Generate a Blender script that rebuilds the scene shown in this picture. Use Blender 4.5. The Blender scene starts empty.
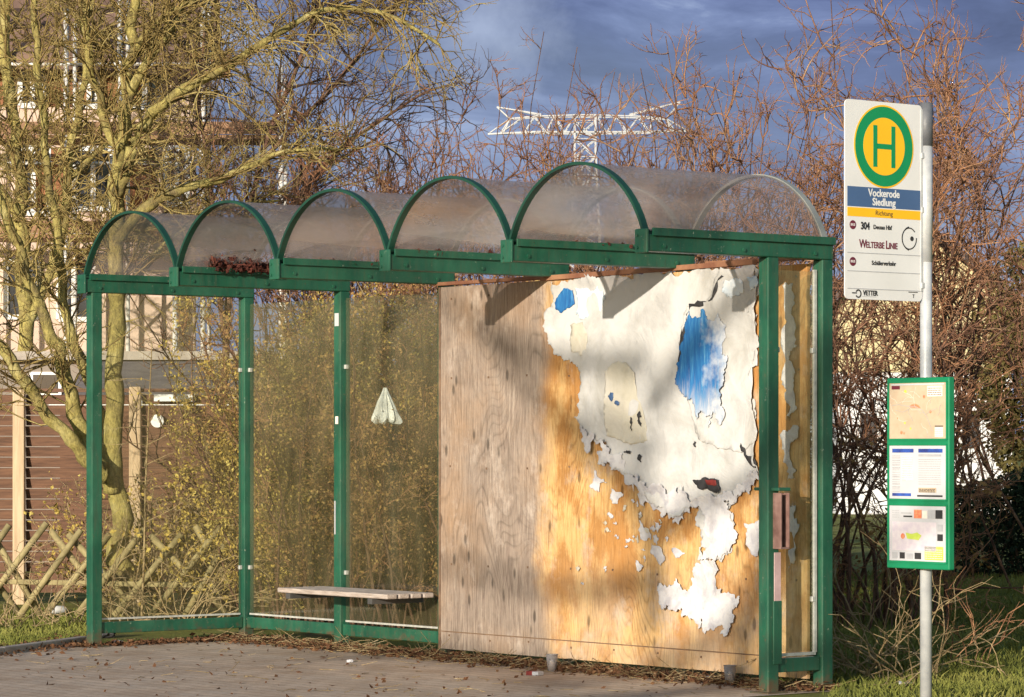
import bpy, bmesh, math, random
import numpy as np
from mathutils import Vector, Matrix, noise
from mathutils.geometry import delaunay_2d_cdt

random.seed(7)
RNG = np.random.default_rng(11)
scene = bpy.context.scene
COL = scene.collection
R = math.radians

# ------------------------------------------------------------------ frame of the place
F, HZ, EYE = 3210.0, 445.0, 1.337          # focal length in pixels, horizon row, eye height

def W(px, py, Y):
    return ((px - 512) / F * Y, Y, EYE + (HZ - py) / F * Y)

def G(px, py):                              # point on level ground
    Y = F * EYE / (py - HZ)
    return ((px - 512) / F * Y, Y)

UX, UY, VX, VY = -.616, .788, -.788, -.616  # along the shelter (away), out of its open front
OX, OY = 1.695, 17.5                        # its near back corner
def S(s, t, z=0.0):                         # shelter coordinates -> world
    return (OX + UX*s + VX*t, OY + UY*s + VY*t, z)
def sz(px, py, t):                          # pixel -> (s, z) on a plane parallel to the back wall
    k = (px - 512) / F
    s = (OX + VX*t - k*(OY + VY*t)) / (-UX + UY*k)
    Y = OY + UY*s + VY*t
    return s, EYE + (HZ - py) / F * Y

# ------------------------------------------------------------------ materials
def new_mat(name):
    m = bpy.data.materials.new(name); m.use_nodes = True
    nt = m.node_tree; nt.nodes.clear()
    return m, nt
def N(nt, typ, **kw):
    n = nt.nodes.new(typ)
    for k, v in kw.items():
        if k.startswith('i_'):
            n.inputs[k[2:].replace('_', ' ')].default_value = v
        else: setattr(n, k, v)
    return n
def L(nt, a, b): nt.links.new(a, b)
def rgba(c): return (c[0], c[1], c[2], 1)
def ramp(nt, fac, stops, interp='LINEAR'):
    r = N(nt, 'ShaderNodeValToRGB'); cr = r.color_ramp; cr.interpolation = interp
    while len(cr.elements) < len(stops): cr.elements.new(.5)
    for e, (p, c) in zip(cr.elements, stops):
        e.position = p; e.color = rgba(c) if hasattr(c, '__len__') else (c, c, c, 1)
    L(nt, fac, r.inputs[0]); return r.outputs[0]
def coords(nt, scale=(1, 1, 1), kind='Object'):
    tc = N(nt, 'ShaderNodeTexCoord'); mp = N(nt, 'ShaderNodeMapping')
    mp.inputs['Scale'].default_value = scale
    L(nt, tc.outputs[kind], mp.inputs[0]); return mp.outputs[0]
def noi(nt, vec, scale, detail=4, rough=.55, dist=0):
    n = N(nt, 'ShaderNodeTexNoise'); n.inputs['Scale'].default_value = scale
    n.inputs['Detail'].default_value = detail; n.inputs['Roughness'].default_value = rough
    n.inputs['Distortion'].default_value = dist
    L(nt, vec, n.inputs['Vector']); return n.outputs['Fac']
def mix(nt, fac, a, b, mode='MIX'):
    m = N(nt, 'ShaderNodeMix', data_type='RGBA', blend_type=mode)
    if isinstance(fac, (int, float)): m.inputs[0].default_value = fac
    else: L(nt, fac, m.inputs[0])
    for i, v in ((6, a), (7, b)):
        if hasattr(v, 'node'): L(nt, v, m.inputs[i])
        else: m.inputs[i].default_value = rgba(v)
    return m.outputs[2]
def bsdf(nt, col, rough=.7, metallic=0, bump=None, bstr=.3, bdist=.01, spec=.5):
    p = N(nt, 'ShaderNodeBsdfPrincipled'); o = N(nt, 'ShaderNodeOutputMaterial')
    if hasattr(col, 'node'): L(nt, col, p.inputs['Base Color'])
    else: p.inputs['Base Color'].default_value = rgba(col)
    if hasattr(rough, 'node'): L(nt, rough, p.inputs['Roughness'])
    else: p.inputs['Roughness'].default_value = rough
    p.inputs['Metallic'].default_value = metallic
    p.inputs['Specular IOR Level'].default_value = spec
    if bump is not None:
        b = N(nt, 'ShaderNodeBump'); b.inputs['Strength'].default_value = bstr
        b.inputs['Distance'].default_value = bdist
        L(nt, bump, b.inputs['Height']); L(nt, b.outputs[0], p.inputs['Normal'])
    L(nt, p.outputs[0], o.inputs[0]); return p
def simple(name, c1, c2=None, scale=6, stretch=(1, 1, 1), rough=.7, metallic=0, bstr=.25, bdist=.01, detail=5, lo=.35, hi=.65, spec=.5, dist=0):
    m, nt = new_mat(name)
    v = coords(nt, stretch); f = noi(nt, v, scale, detail, .6, dist)
    col = ramp(nt, f, [(lo, c1), (hi, c2 or tuple(x*.8 for x in c1))])
    bsdf(nt, col, rough, metallic, f, bstr, bdist, spec)
    return m

M = {}
def green_paint():
    m, nt = new_mat('worn green paint')
    v = coords(nt); f = noi(nt, v, 5, 6, .65)
    base = ramp(nt, f, [(.3, (.003, .045, .028)), (.7, (.008, .082, .043))])
    f2 = noi(nt, v, 38, 6, .75)
    chips = ramp(nt, f2, [(.635, 0), (.655, 1)])
    col = mix(nt, chips, base, mix(nt, ramp(nt, f, [(.45, 0), (.55, 1)]), (.26, .28, .22), (.12, .055, .025)))
    fade = ramp(nt, noi(nt, coords(nt, (2.2, 2.2, 1)), 1.7, 5, .7), [(.42, 0), (.7, .7)])
    col = mix(nt, fade, col, (.03, .125, .075))
    sx = N(nt, 'ShaderNodeSeparateXYZ'); L(nt, v, sx.inputs[0])
    ad = N(nt, 'ShaderNodeMath', operation='MULTIPLY_ADD'); L(nt, noi(nt, v, 16, 6, .7), ad.inputs[0]); ad.inputs[1].default_value = -.42; L(nt, sx.outputs['Z'], ad.inputs[2])
    rs = N(nt, 'ShaderNodeMapRange'); L(nt, ad.outputs[0], rs.inputs[0]); rs.inputs[1].default_value = -.19; rs.inputs[2].default_value = -.10; rs.inputs[3].default_value = .9; rs.inputs[4].default_value = 0
    col = mix(nt, rs.outputs[0], col, (.085, .05, .028))
    vs = coords(nt, (14, 14, 1.4)); f3 = noi(nt, vs, 3, 5, .7)
    grime = ramp(nt, f3, [(.5, 0), (.78, .75)])
    col = mix(nt, grime, col, (.05, .065, .035))
    rg = ramp(nt, f3, [(.3, .32), (.7, .6)])
    bsdf(nt, col, rg, 0, f2, .12, .004)
    return m
M['green'] = green_paint()
M['green_dark'] = simple('dark green hoop', (.003, .032, .02), (.006, .05, .03), 6, rough=.5)
M['hoop_clear'] = simple('grey hoop strip', (.20, .22, .21), (.27, .27, .25), 6, rough=.5)
M['case_green'] = simple('glossy case green', (.004, .17, .07), (.006, .2, .09), 8, rough=.35, bstr=.03)
def plywood():
    m, nt = new_mat('weathered plywood')
    v = coords(nt)
    sx = N(nt, 'ShaderNodeSeparateXYZ'); L(nt, v, sx.inputs[0])
    # grain
    vg = coords(nt, (11, 1, .9)); g1 = noi(nt, vg, 3.2, 7, .7, 1.6)
    vg2 = coords(nt, (60, 1, 2.4)); g2 = noi(nt, vg2, 3.0, 5, .7, .4)
    fig = noi(nt, coords(nt, (1.5, 1, .42)), 1.25, 2.2, .42, .25)
    mu = N(nt, 'ShaderNodeMath', operation='MULTIPLY'); L(nt, fig, mu.inputs[0]); mu.inputs[1].default_value = 46
    fr_ = N(nt, 'ShaderNodeMath', operation='FRACT'); L(nt, mu.outputs[0], fr_.inputs[0])
    cath = ramp(nt, fr_.outputs[0], [(.0, .42), (.10, .72), (.3, 1), (.85, .95), (1, .45)])
    # protected (golden) strip on the near part, grey on the far part
    big = noi(nt, v, 2.3, 6, .65)
    ad = N(nt, 'ShaderNodeMath', operation='MULTIPLY_ADD'); L(nt, big, ad.inputs[0]); ad.inputs[1].default_value = .42
    L(nt, sx.outputs['X'], ad.inputs[2])
    mr = N(nt, 'ShaderNodeMapRange', interpolation_type='SMOOTHSTEP'); L(nt, ad.outputs[0], mr.inputs[0])
    mr.inputs[1].default_value = -2.22; mr.inputs[2].default_value = -1.99
    grey = ramp(nt, g1, [(.25, (.14, .10, .085)), (.5, (.275, .215, .175)), (.75, (.39, .32, .265))])
    tan = noi(nt, v, 1.7, 4, .6)
    grey = mix(nt, ramp(nt, tan, [(.45, 0), (.75, .55)]), grey, (.36, .22, .12))
    gold = ramp(nt, g1, [(.22, (.33, .16, .05)), (.45, (.58, .35, .14)), (.75, (.66, .45, .22))])
    og = noi(nt, coords(nt, (1.6, 1, 1)), 2.1, 6, .7)
    gold = mix(nt, ramp(nt, og, [(.45, 0), (.56, .72)]), gold, (.36, .15, .035))
    # greyish weather on the lower part of the golden field
    lowm = N(nt, 'ShaderNodeMapRange'); L(nt, sx.outputs['Z'], lowm.inputs[0])
    lowm.inputs[1].default_value = .75; lowm.inputs[2].default_value = .15
    lw = N(nt, 'ShaderNodeMath', operation='MULTIPLY'); L(nt, lowm.outputs[0], lw.inputs[0])
    L(nt, ramp(nt, noi(nt, v, 3.1, 5, .7), [(.38, .1), (.62, .8)]), lw.inputs[1])
    gold = mix(nt, lw.outputs[0], gold, (.48, .36, .25))
    col = mix(nt, mr.outputs[0], grey, gold)
    cs = ramp(nt, noi(nt, v, 1.9, 4, .6), [(.38, .08), (.62, .6)])
    col = mix(nt, cs, col, cath, 'MULTIPLY')
    pale_ = ramp(nt, noi(nt, coords(nt, (1, 1, .7)), 4.5, 7, .7), [(.55, 0), (.68, .55)])
    col = mix(nt, pale_, col, (.50, .42, .36))
    fine = ramp(nt, g2, [(.28, .3), (.47, 1), (.8, 1.0)])
    col = mix(nt, .8, col, fine, 'MULTIPLY')
    # knots / patches
    vo = N(nt, 'ShaderNodeTexVoronoi'); vo.inputs['Scale'].default_value = 1.0; L(nt, coords(nt, (9, 1, 3.4)), vo.inputs['Vector'])
    kn = ramp(nt, vo.outputs['Distance'], [(.09, .28), (.16, 1)])
    col = mix(nt, .8, col, kn, 'MULTIPLY')
    # grime
    gr = ramp(nt, noi(nt, v, 9, 7, .75), [(.3, .62), (.6, 1)])
    col = mix(nt, .5, col, gr, 'MULTIPLY')
    bsdf(nt, col, .8, 0, g2, .35, .004, .25)
    return m
M['ply'] = plywood()
M['batten'] = simple('dark batten wood', (.15, .055, .03), (.30, .15, .08), 4, (1, 1, 1), .8)
M['edge'] = simple('rotten board edge', (.09, .05, .03), (.2, .12, .07), 12)
def paper(name, c, c2, c3, sc=4.0):
    m, nt = new_mat(name); v = coords(nt)
    f = noi(nt, v, sc, 5, .6); f2 = noi(nt, coords(nt, (1, 1, .8)), 2.0, 6, .6, .7)
    col = ramp(nt, f, [(.35, c2), (.52, c), (.8, c)])
    col = mix(nt, ramp(nt, f2, [(.52, 0), (.66, .8)]), col, c3)
    f3 = noi(nt, coords(nt, (9, 1, 2.5)), 4, 7, .75)
    col = mix(nt, ramp(nt, f3, [(.66, 0), (.74, .45)]), col, (.25, .24, .25))
    bsdf(nt, col, .75, 0, noi(nt, coords(nt, (1, 1, .8)), 5, 6, .58, .8), .7, .03, .3)
    return m
M['paper'] = paper('weathered poster paper', (.49, .485, .485), (.39, .385, .385), (.33, .32, .30))
M['paper_raw'] = paper('torn raw paper', (.56, .55, .57), (.42, .41, .45), (.30, .28, .30), 14)
M['paper_beige'] = paper('stained paper', (.46, .43, .36), (.39, .36, .29), (.52, .49, .44), 9)
M['paper_pale'] = paper('pale blue print', (.50, .60, .70), (.62, .66, .70), (.7, .68, .66), 11)
def blue_print():
    m, nt = new_mat('blue print'); v = coords(nt, (22, 1, 2.2)); f = noi(nt, v, 2.2, 6, .7)
    f2 = noi(nt, coords(nt), 8, 5, .6)
    col = ramp(nt, f, [(.3, (.006, .06, .22)), (.5, (.010, .12, .34)), (.64, (.05, .21, .42)), (.8, (.5, .54, .58))])
    sx = N(nt, 'ShaderNodeSeparateXYZ'); L(nt, coords(nt), sx.inputs[0])
    ad = N(nt, 'ShaderNodeMath', operation='MULTIPLY_ADD'); L(nt, f2, ad.inputs[0]); ad.inputs[1].default_value = .7; L(nt, sx.outputs['X'], ad.inputs[2])
    mr = N(nt, 'ShaderNodeMapRange'); L(nt, ad.outputs[0], mr.inputs[0]); mr.inputs[1].default_value = -.52; mr.inputs[2].default_value = -.28; mr.inputs[4].default_value = 1
    az = N(nt, 'ShaderNodeMath', operation='MULTIPLY_ADD'); L(nt, f, az.inputs[0]); az.inputs[1].default_value = .5; L(nt, sx.outputs['Z'], az.inputs[2])
    mz = N(nt, 'ShaderNodeMapRange'); L(nt, az.outputs[0], mz.inputs[0]); mz.inputs[1].default_value = 1.93; mz.inputs[2].default_value = 1.72; mz.inputs[3].default_value = 0; mz.inputs[4].default_value = .92
    big_ = N(nt, 'ShaderNodeSeparateXYZ'); L(nt, coords(nt), big_.inputs[0])
    only = N(nt, 'ShaderNodeMapRange'); L(nt, big_.outputs['X'], only.inputs[0]); only.inputs[1].default_value = -1.4; only.inputs[2].default_value = -1.3
    mzz = N(nt, 'ShaderNodeMath', operation='MULTIPLY'); L(nt, mz.outputs[0], mzz.inputs[0]); L(nt, only.outputs[0], mzz.inputs[1])
    mx_ = N(nt, 'ShaderNodeMath', operation='MAXIMUM'); L(nt, mr.outputs[0], mx_.inputs[0]); L(nt, mzz.outputs[0], mx_.inputs[1])
    col = mix(nt, mx_.outputs[0], col, (.52, .53, .55))
    bsdf(nt, col, .7, 0, f, .2, .004); return m
M['paper_blue'] = blue_print()
M['ink'] = simple('dark ink and tear shade', (.015, .014, .016), (.03, .028, .03), 20)  # print black, also the colour of the painted tear shadows
M['red_print'] = simple('red print', (.22, .02, .015), (.12, .012, .01), 20)

def glass(name, tint, dirt, lo, hi, sc, rough=.08, streak=(1, 1, 1), refl=1.0, feet=False):
    m, nt = new_mat(name); o = N(nt, 'ShaderNodeOutputMaterial')
    tr = N(nt, 'ShaderNodeBsdfTransparent'); tr.inputs[0].default_value = rgba(tint)
    df = N(nt, 'ShaderNodeBsdfDiffuse'); df.inputs[0].default_value = rgba(dirt)
    tl = N(nt, 'ShaderNodeBsdfTranslucent'); tl.inputs[0].default_value = rgba(dirt)
    dd = N(nt, 'ShaderNodeMixShader'); dd.inputs[0].default_value = .4
    L(nt, df.outputs[0], dd.inputs[1]); L(nt, tl.outputs[0], dd.inputs[2])
    f = noi(nt, coords(nt, streak), sc, 7, .68)
    fac = ramp(nt, f, [(.3, lo), (.72, hi)])
    if feet:
        sx = N(nt, 'ShaderNodeSeparateXYZ'); L(nt, coords(nt), sx.inputs[0])
        ad = N(nt, 'ShaderNodeMath', operation='MULTIPLY_ADD'); L(nt, noi(nt, coords(nt, (6, 6, 1)), 3, 6, .7), ad.inputs[0]); ad.inputs[1].default_value = -.22; L(nt, sx.outputs['Z'], ad.inputs[2])
        mr = N(nt, 'ShaderNodeMapRange'); L(nt, ad.outputs[0], mr.inputs[0]); mr.inputs[1].default_value = 2.30; mr.inputs[2].default_value = 2.40; mr.inputs[3].default_value = .42; mr.inputs[4].default_value = 0
        spk = ramp(nt, noi(nt, coords(nt), 55, 4, .7), [(.63, 0), (.70, .35)])
        m1 = N(nt, 'ShaderNodeMath', operation='MAXIMUM'); L(nt, fac, m1.inputs[0]); L(nt, mr.outputs[0], m1.inputs[1])
        m2_ = N(nt, 'ShaderNodeMath', operation='MAXIMUM'); L(nt, m1.outputs[0], m2_.inputs[0]); L(nt, spk, m2_.inputs[1]); fac = m2_.outputs[0]
        dcol = mix(nt, mr.outputs[0], dirt, (.20, .17, .09)); L(nt, dcol, df.inputs[0]); L(nt, dcol, tl.inputs[0])
    ms = N(nt, 'ShaderNodeMixShader'); L(nt, fac, ms.inputs[0]); L(nt, tr.outputs[0], ms.inputs[1]); L(nt, dd.outputs[0], ms.inputs[2])
    gl = N(nt, 'ShaderNodeBsdfGlossy'); gl.inputs['Roughness'].default_value = rough
    lw = N(nt, 'ShaderNodeFresnel'); lw.inputs[0].default_value = 1.45
    k = N(nt, 'ShaderNodeMath', operation='MULTIPLY'); L(nt, lw.outputs[0], k.inputs[0]); k.inputs[1].default_value = refl
    m2 = N(nt, 'ShaderNodeMixShader'); L(nt, k.outputs[0], m2.inputs[0]); L(nt, ms.outputs[0], m2.inputs[1]); L(nt, gl.outputs[0], m2.inputs[2])
    L(nt, m2.outputs[0], o.inputs[0]); return m
M['pane'] = glass('dirty clear pane', (.94, .95, .92), (.40, .33, .18), .015, .13, 3.6, streak=(2.2, 2.2, .45), refl=.22)
M['shell'] = glass('weathered roof plastic', (.94, .91, .90), (.57, .52, .50), .06, .30, 2.6, rough=.28, streak=(1.6, .5, 1.6), refl=.2, feet=True)
M['clear'] = glass('clear plastic', (.95, .95, .95), (.6, .55, .55), .3, .6, 20)

M['seat_wood'] = simple('grey bench slat', (.42, .36, .32), (.26, .21, .18), 3, (3, 30, 30), .8)
M['metal_dark'] = simple('dark metal', (.04, .04, .045), (.07, .065, .06), 9, rough=.5)
M['galv'] = simple('galvanised steel', (.50, .51, .52), (.38, .39, .41), 14, rough=.38, metallic=.15, bstr=.05)
M['sleeve'] = simple('grey sleeve', (.085, .09, .105), (.12, .125, .14), 18, rough=.5)
M['white_plate'] = simple('white sign enamel', (.70, .69, .70), (.64, .63, .63), 3, rough=.4, bstr=.02)
M['sign_green'] = simple('sign green', (.0, .22, .075), (.0, .24, .085), 5, rough=.45, bstr=.02)
M['sign_yellow'] = simple('sign yellow', (.88, .47, .008), (.84, .44, .008), 5, rough=.45, bstr=.02)
M['sign_blue'] = simple('sign blue', (.055, .11, .24), (.05, .10, .22), 5, rough=.5, bstr=.02)
M['maroon'] = simple('dark maroon', (.14, .012, .03), (.12, .012, .03), 5, rough=.5, bstr=.02)
M['sheet_white'] = simple('notice paper', (.50, .50, .53), (.45, .45, .48), 6, rough=.5, bstr=.02)
M['map_cream'] = simple('cream map print', (.47, .40, .29), (.45, .34, .24), 22, rough=.5, bstr=.02, detail=8)
M['map_lilac'] = simple('lilac map print', (.50, .44, .52), (.6, .55, .58), 30, rough=.5, bstr=.02, detail=8)
M['map_green'] = simple('green map print', (.42, .52, .06), (.5, .56, .12), 30, rough=.5, bstr=.02)
M['map_red'] = simple('red map print', (.60, .12, .06), (.65, .3, .15), 40, rough=.5, bstr=.02)
M['print_grey'] = simple('grey print', (.33, .33, .36), (.4, .4, .42), 30, rough=.6, bstr=.02)
M['print_pink'] = simple('pale pink print', (.75, .6, .52), (.76, .68, .62), 30, rough=.6, bstr=.02)
M['print_navy'] = simple('navy print', (.02, .03, .16), (.03, .09, .4), 20, rough=.5, bstr=.02)

def bark(name, a, b, c, sc=9, lich=.5):
    m, nt = new_mat(name); v = coords(nt); f = noi(nt, v, sc, 6, .65)
    col = ramp(nt, f, [(.3, a), (.52, b), (.72, c)])
    f2 = noi(nt, coords(nt, (1, 1, .5)), 60, 4, .7)
    col = mix(nt, .7, col, ramp(nt, f2, [(.35, .5), (.6, 1)]), 'MULTIPLY')
    f4 = noi(nt, coords(nt, (1, 1, .35)), 22, 7, .75, .8)
    col = mix(nt, .75 if 'bark' in name else 0.0, col, ramp(nt, f4, [(.36, .32), (.52, 1)]), 'MULTIPLY')
    bsdf(nt, col, .9, 0, f4, 1, .03, .2); return m
M['lichen_bark'] = bark('lichen covered bark', (.16, .12, .07), (.42, .35, .115), (.54, .47, .22), 4)
M['lichen_twig'] = bark('lichen twigs', (.15, .09, .045), (.38, .28, .10), (.60, .50, .22), 2.4)
M['dark_twig'] = bark('dark twigs', (.06, .04, .035), (.14, .09, .06), (.20, .14, .09), 2)
M['red_twig'] = bark('reddish twigs', (.20, .085, .05), (.46, .23, .125), (.64, .42, .23), 2.2)
M['red_bark'] = bark('reddish bark', (.10, .05, .04), (.20, .11, .075), (.30, .2, .13), 4)
M['purple_twig'] = bark('purplish twigs', (.12, .06, .045), (.36, .185, .115), (.58, .39, .24), 2.2)
M['straw'] = bark('straw stems', (.30, .2, .1), (.46, .34, .18), (.58, .46, .30), 4)
M['dead_leaf'] = bark('dead leaves', (.20, .11, .045), (.45, .27, .10), (.60, .43, .18), 3.5)
M['dead_leaf_gold'] = bark('golden dead leaves', (.30, .19, .055), (.58, .43, .11), (.70, .60, .20), 3.5)
M['litter_leaf'] = bark('fallen leaves', (.08, .035, .02), (.17, .08, .04), (.28, .16, .08), 4)
M['evergreen'] = bark('dark evergreen leaves', (.006, .012, .008), (.014, .028, .014), (.03, .05, .02), 4)
M['olive'] = bark('olive foliage', (.10, .085, .03), (.19, .15, .05), (.26, .22, .08), 1.5)
M['grass'] = bark('winter grass', (.11, .13, .03), (.24, .25, .055), (.38, .34, .11), .9)

# ------------------------------------------------------------------ mesh helpers
class MB:
    def __init__(s): s.v = []; s.f = []
    def box(s, c, size, ax=None, bev=0.0):
        ax = ax or ((1, 0, 0), (0, 1, 0), (0, 0, 1))
        hx, hy, hz = (d/2 for d in size); b = len(s.v)
        A = [Vector(a) for a in ax]; c = Vector(c)
        if bev <= 0:
            for z in (-hz, hz):
                for (x, y) in ((-hx, -hy), (hx, -hy), (hx, hy), (-hx, hy)):
                    s.v.append(tuple(c + A[0]*x + A[1]*y + A[2]*z))
            for q in ((0, 3, 2, 1), (4, 5, 6, 7), (0, 1, 5, 4), (1, 2, 6, 5), (2, 3, 7, 6), (3, 0, 4, 7)):
                s.f.append(tuple(b+i for i in q))
        else:
            bm = bmesh.new(); bmesh.ops.create_cube(bm, size=1)
            for v in bm.verts: v.co = Vector((v.co.x*2*hx, v.co.y*2*hy, v.co.z*2*hz))
            bmesh.ops.bevel(bm, geom=bm.edges[:], offset=bev, segments=2, affect='EDGES', profile=.5)
            bm.verts.index_update()
            for v in bm.verts: s.v.append(tuple(c + A[0]*v.co.x + A[1]*v.co.y + A[2]*v.co.z))
            for f in bm.faces: s.f.append(tuple(b+v.index for v in f.verts))
            bm.free()
        return s
    def beam(s, p, q, w, h, bev=.0, up=(0, 0, 1)):
        p = Vector(p); q = Vector(q); d = q-p; l = d.length; d.normalize()
        u = Vector(up)
        if abs(d.dot(u)) > .95: u = Vector((1, 0, 0))
        sd = d.cross(u).normalized(); u2 = sd.cross(d).normalized()
        return s.box((p+q)/2, (l, w, h), (d, sd, u2), bev)
    def tube(s, pts, rad, n=8, cap=True):
        pts = [Vector(p) for p in pts]; b = len(s.v)
        rads = rad if hasattr(rad, '__len__') else [rad]*len(pts)
        for i, p in enumerate(pts):
            d = (pts[min(i+1, len(pts)-1)] - pts[max(i-1, 0)]).normalized()
            ref = Vector((0, 0, 1)) if abs(d.z) < .9 else Vector((1, 0, 0))
            a = d.cross(ref).normalized(); c = d.cross(a).normalized()
            for k in range(n):
                t = 2*math.pi*k/n
                s.v.append(tuple(p + (a*math.cos(t) + c*math.sin(t))*rads[i]))
        for i in range(len(pts)-1):
            for k in range(n):
                k2 = (k+1) % n
                s.f.append((b+i*n+k, b+i*n+k2, b+(i+1)*n+k2, b+(i+1)*n+k))
        if cap:
            s.f.append(tuple(b+k for k in range(n))[::-1])
            s.f.append(tuple(b+(len(pts)-1)*n+k for k in range(n)))
        return s
    def prism(s, poly, org, ax, ay, an, thick):     # 2-D polygon extruded along an
        b = len(s.v); n = len(poly); o = Vector(org); ax = Vector(ax); ay = Vector(ay); an = Vector(an)
        for h in (0, thick):
            for (x, y) in poly: s.v.append(tuple(o + ax*x + ay*y + an*h))
        s.f.append(tuple(b+i for i in range(n))[::-1]); s.f.append(tuple(b+n+i for i in range(n)))
        for i in range(n):
            j = (i+1) % n; s.f.append((b+i, b+j, b+n+j, b+n+i))
        return s
    def build(s, name, mat, parent=None, smooth=False):
        me = bpy.data.meshes.new(name); me.from_pydata(s.v, [], s.f); me.update()
        bm = bmesh.new(); bm.from_mesh(me); bmesh.ops.recalc_face_normals(bm, faces=bm.faces[:]); bm.to_mesh(me); bm.free()
        if smooth:
            me.polygons.foreach_set('use_smooth', [True]*len(me.polygons))
        return link(name, me, mat, parent)
def link(name, me, mat, parent=None):
    o = bpy.data.objects.new(name, me); COL.objects.link(o)
    if mat is not None: me.materials.append(mat)
    if parent is not None: o.parent = parent
    return o
def np_mesh(name, V, Q, mat, parent=None, smooth=True):
    """V (n,3), Q (m,k) arrays -> one mesh object"""
    me = bpy.data.meshes.new(name); k = Q.shape[1]; m = len(Q)
    me.vertices.add(len(V)); me.vertices.foreach_set('co', np.ascontiguousarray(V, dtype=np.float32).ravel())
    me.loops.add(m*k); me.loops.foreach_set('vertex_index', np.ascontiguousarray(Q, dtype=np.int32).ravel())
    me.polygons.add(m); me.polygons.foreach_set('loop_start', np.arange(0, m*k, k, dtype=np.int32))
    me.polygons.foreach_set('loop_total', np.full(m, k, dtype=np.int32))
    me.polygons.foreach_set('use_smooth', np.full(m, smooth, dtype=bool))
    me.update(calc_edges=True); me.validate()
    return link(name, me, mat, parent)
def tag(o, label, cat, group=None, kind=None):
    if label: o['label'] = label
    if cat: o['category'] = cat
    if group: o['group'] = group
    if kind: o['kind'] = kind
    return o
def thing(name, label, cat, loc=(0, 0, 0), rz=0, group=None):
    o = bpy.data.objects.new(name, None); COL.objects.link(o); o.empty_display_size = .2
    o.location = loc; o.rotation_euler = (0, 0, rz); return tag(o, label, cat, group)
def structure(o): o['kind'] = 'structure'; return o

class Twigs:
    """collects tapered polylines and turns them all into one mesh of thin tubes"""
    def __init__(s): s.by = {}
    def add(s, pts, rads): s.by.setdefault(len(pts), []).append((pts, rads))
    def arrays(s, sides):
        VV, QQ, off = [], [], 0
        for n, L_ in s.by.items():
            P = np.array([a for a, _ in L_], dtype=np.float64); Rd = np.array([b for _, b in L_])
            T = np.empty_like(P); T[:, 1:-1] = P[:, 2:]-P[:, :-2]; T[:, 0] = P[:, 1]-P[:, 0]; T[:, -1] = P[:, -1]-P[:, -2]
            T /= np.linalg.norm(T, axis=2, keepdims=True)+1e-9
            ref = np.zeros_like(T); ref[..., 0] = .37; ref[..., 1] = .92; ref[..., 2] = .12
            A = np.cross(T, ref); A /= np.linalg.norm(A, axis=2, keepdims=True)+1e-9
            B = np.cross(T, A)
            th = np.arange(sides)*2*np.pi/sides
            ring = P[:, :, None, :] + Rd[:, :, None, None]*(A[:, :, None, :]*np.cos(th)[None, None, :, None] + B[:, :, None, :]*np.sin(th)[None, None, :, None])
            m = len(L_); VV.append(ring.reshape(-1, 3))
            base = off + (np.arange(m)*n*sides)[:, None, None] + (np.arange(n-1)*sides)[None, :, None]
            k = np.arange(sides)[None, None, :]; k2 = (np.arange(sides)+1) % sides; k2 = k2[None, None, :]
            q = np.stack([base+k, base+k2, base+sides+k2, base+sides+k], axis=-1).reshape(-1, 4)
            QQ.append(q); off += m*n*sides
        return np.concatenate(VV), np.concatenate(QQ)
    def build(s, name, mat, parent=None, sides=3):
        V, Q = s.arrays(sides); return np_mesh(name, V, Q, mat, parent)

def unit(v):
    l = math.sqrt(v[0]*v[0]+v[1]*v[1]+v[2]*v[2]) or 1e-9
    return (v[0]/l, v[1]/l, v[2]/l)
def rvec(k=1.0): return (random.gauss(0, k), random.gauss(0, k), random.gauss(0, k))
def walk(p, d, length, n, wob, lift):
    pts = [p]; st = length/(n-1)
    for i in range(n-1):
        w = rvec(wob); d = unit((d[0]+w[0], d[1]+w[1], d[2]+w[2]+lift))
        p = (p[0]+d[0]*st, p[1]+d[1]*st, p[2]+d[2]*st); pts.append(p)
    return pts
def taper(r0, r1, n): return [r0+(r1-r0)*i/(n-1) for i in range(n)]
def along(pts, t):
    x = t*(len(pts)-1); i = min(int(x), len(pts)-2); f = x-i; a, b = pts[i], pts[i+1]
    return (tuple(a[k]+(b[k]-a[k])*f for k in range(3)), unit(tuple(b[k]-a[k] for k in range(3))))
def branchlets(tw, pts, n, length, r, level, spread=1.0, lift=.06, wob=.22, t0=.12, sub=(6, 3), shrink=.5):
    for _ in range(n):
        t = t0+(1-t0)*random.random()
        p, d = along(pts, t)
        w = rvec(spread*.8); dd = unit((d[0]+w[0], d[1]+w[1], d[2]+w[2]*.8))
        l = length*(.45+.75*random.random())*(1.15-.5*t)
        npt = 6 if level > 1 else (5 if level == 1 else 4)
        q = walk(p, dd, l, npt, wob, lift)
        tw.add(q, taper(r, r*.35, npt))
        if level > 0:
            branchlets(tw, q, sub[-level] if level <= len(sub) else 3, length*shrink, r*.62, level-1, spread, lift, wob, .2, sub, shrink)

def leaf_cards(name, P, size, mat, parent=None, flat=.0, asp=.55):
    """small bent leaf faces at points P"""
    n = len(P); P = np.asarray(P)
    a = RNG.normal(size=(n, 3)); a[:, 2] *= (1-flat); a /= np.linalg.norm(a, axis=1, keepdims=True)+1e-9
    b = RNG.normal(size=(n, 3)); b[:, 2] *= (1-flat)
    b -= a*np.sum(a*b, axis=1, keepdims=True); b /= np.linalg.norm(b, axis=1, keepdims=True)+1e-9
    c = np.cross(a, b)
    s = size*(.55+.9*RNG.random((n, 1)))
    V = np.stack([P-a*s, P+b*s*asp+c*s*.15, P+a*s, P-b*s*asp+c*s*.15], axis=1).reshape(-1, 3)
    Q = np.arange(4*n).reshape(-1, 4)
    return np_mesh(name, V, Q, mat, parent, smooth=False)

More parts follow.
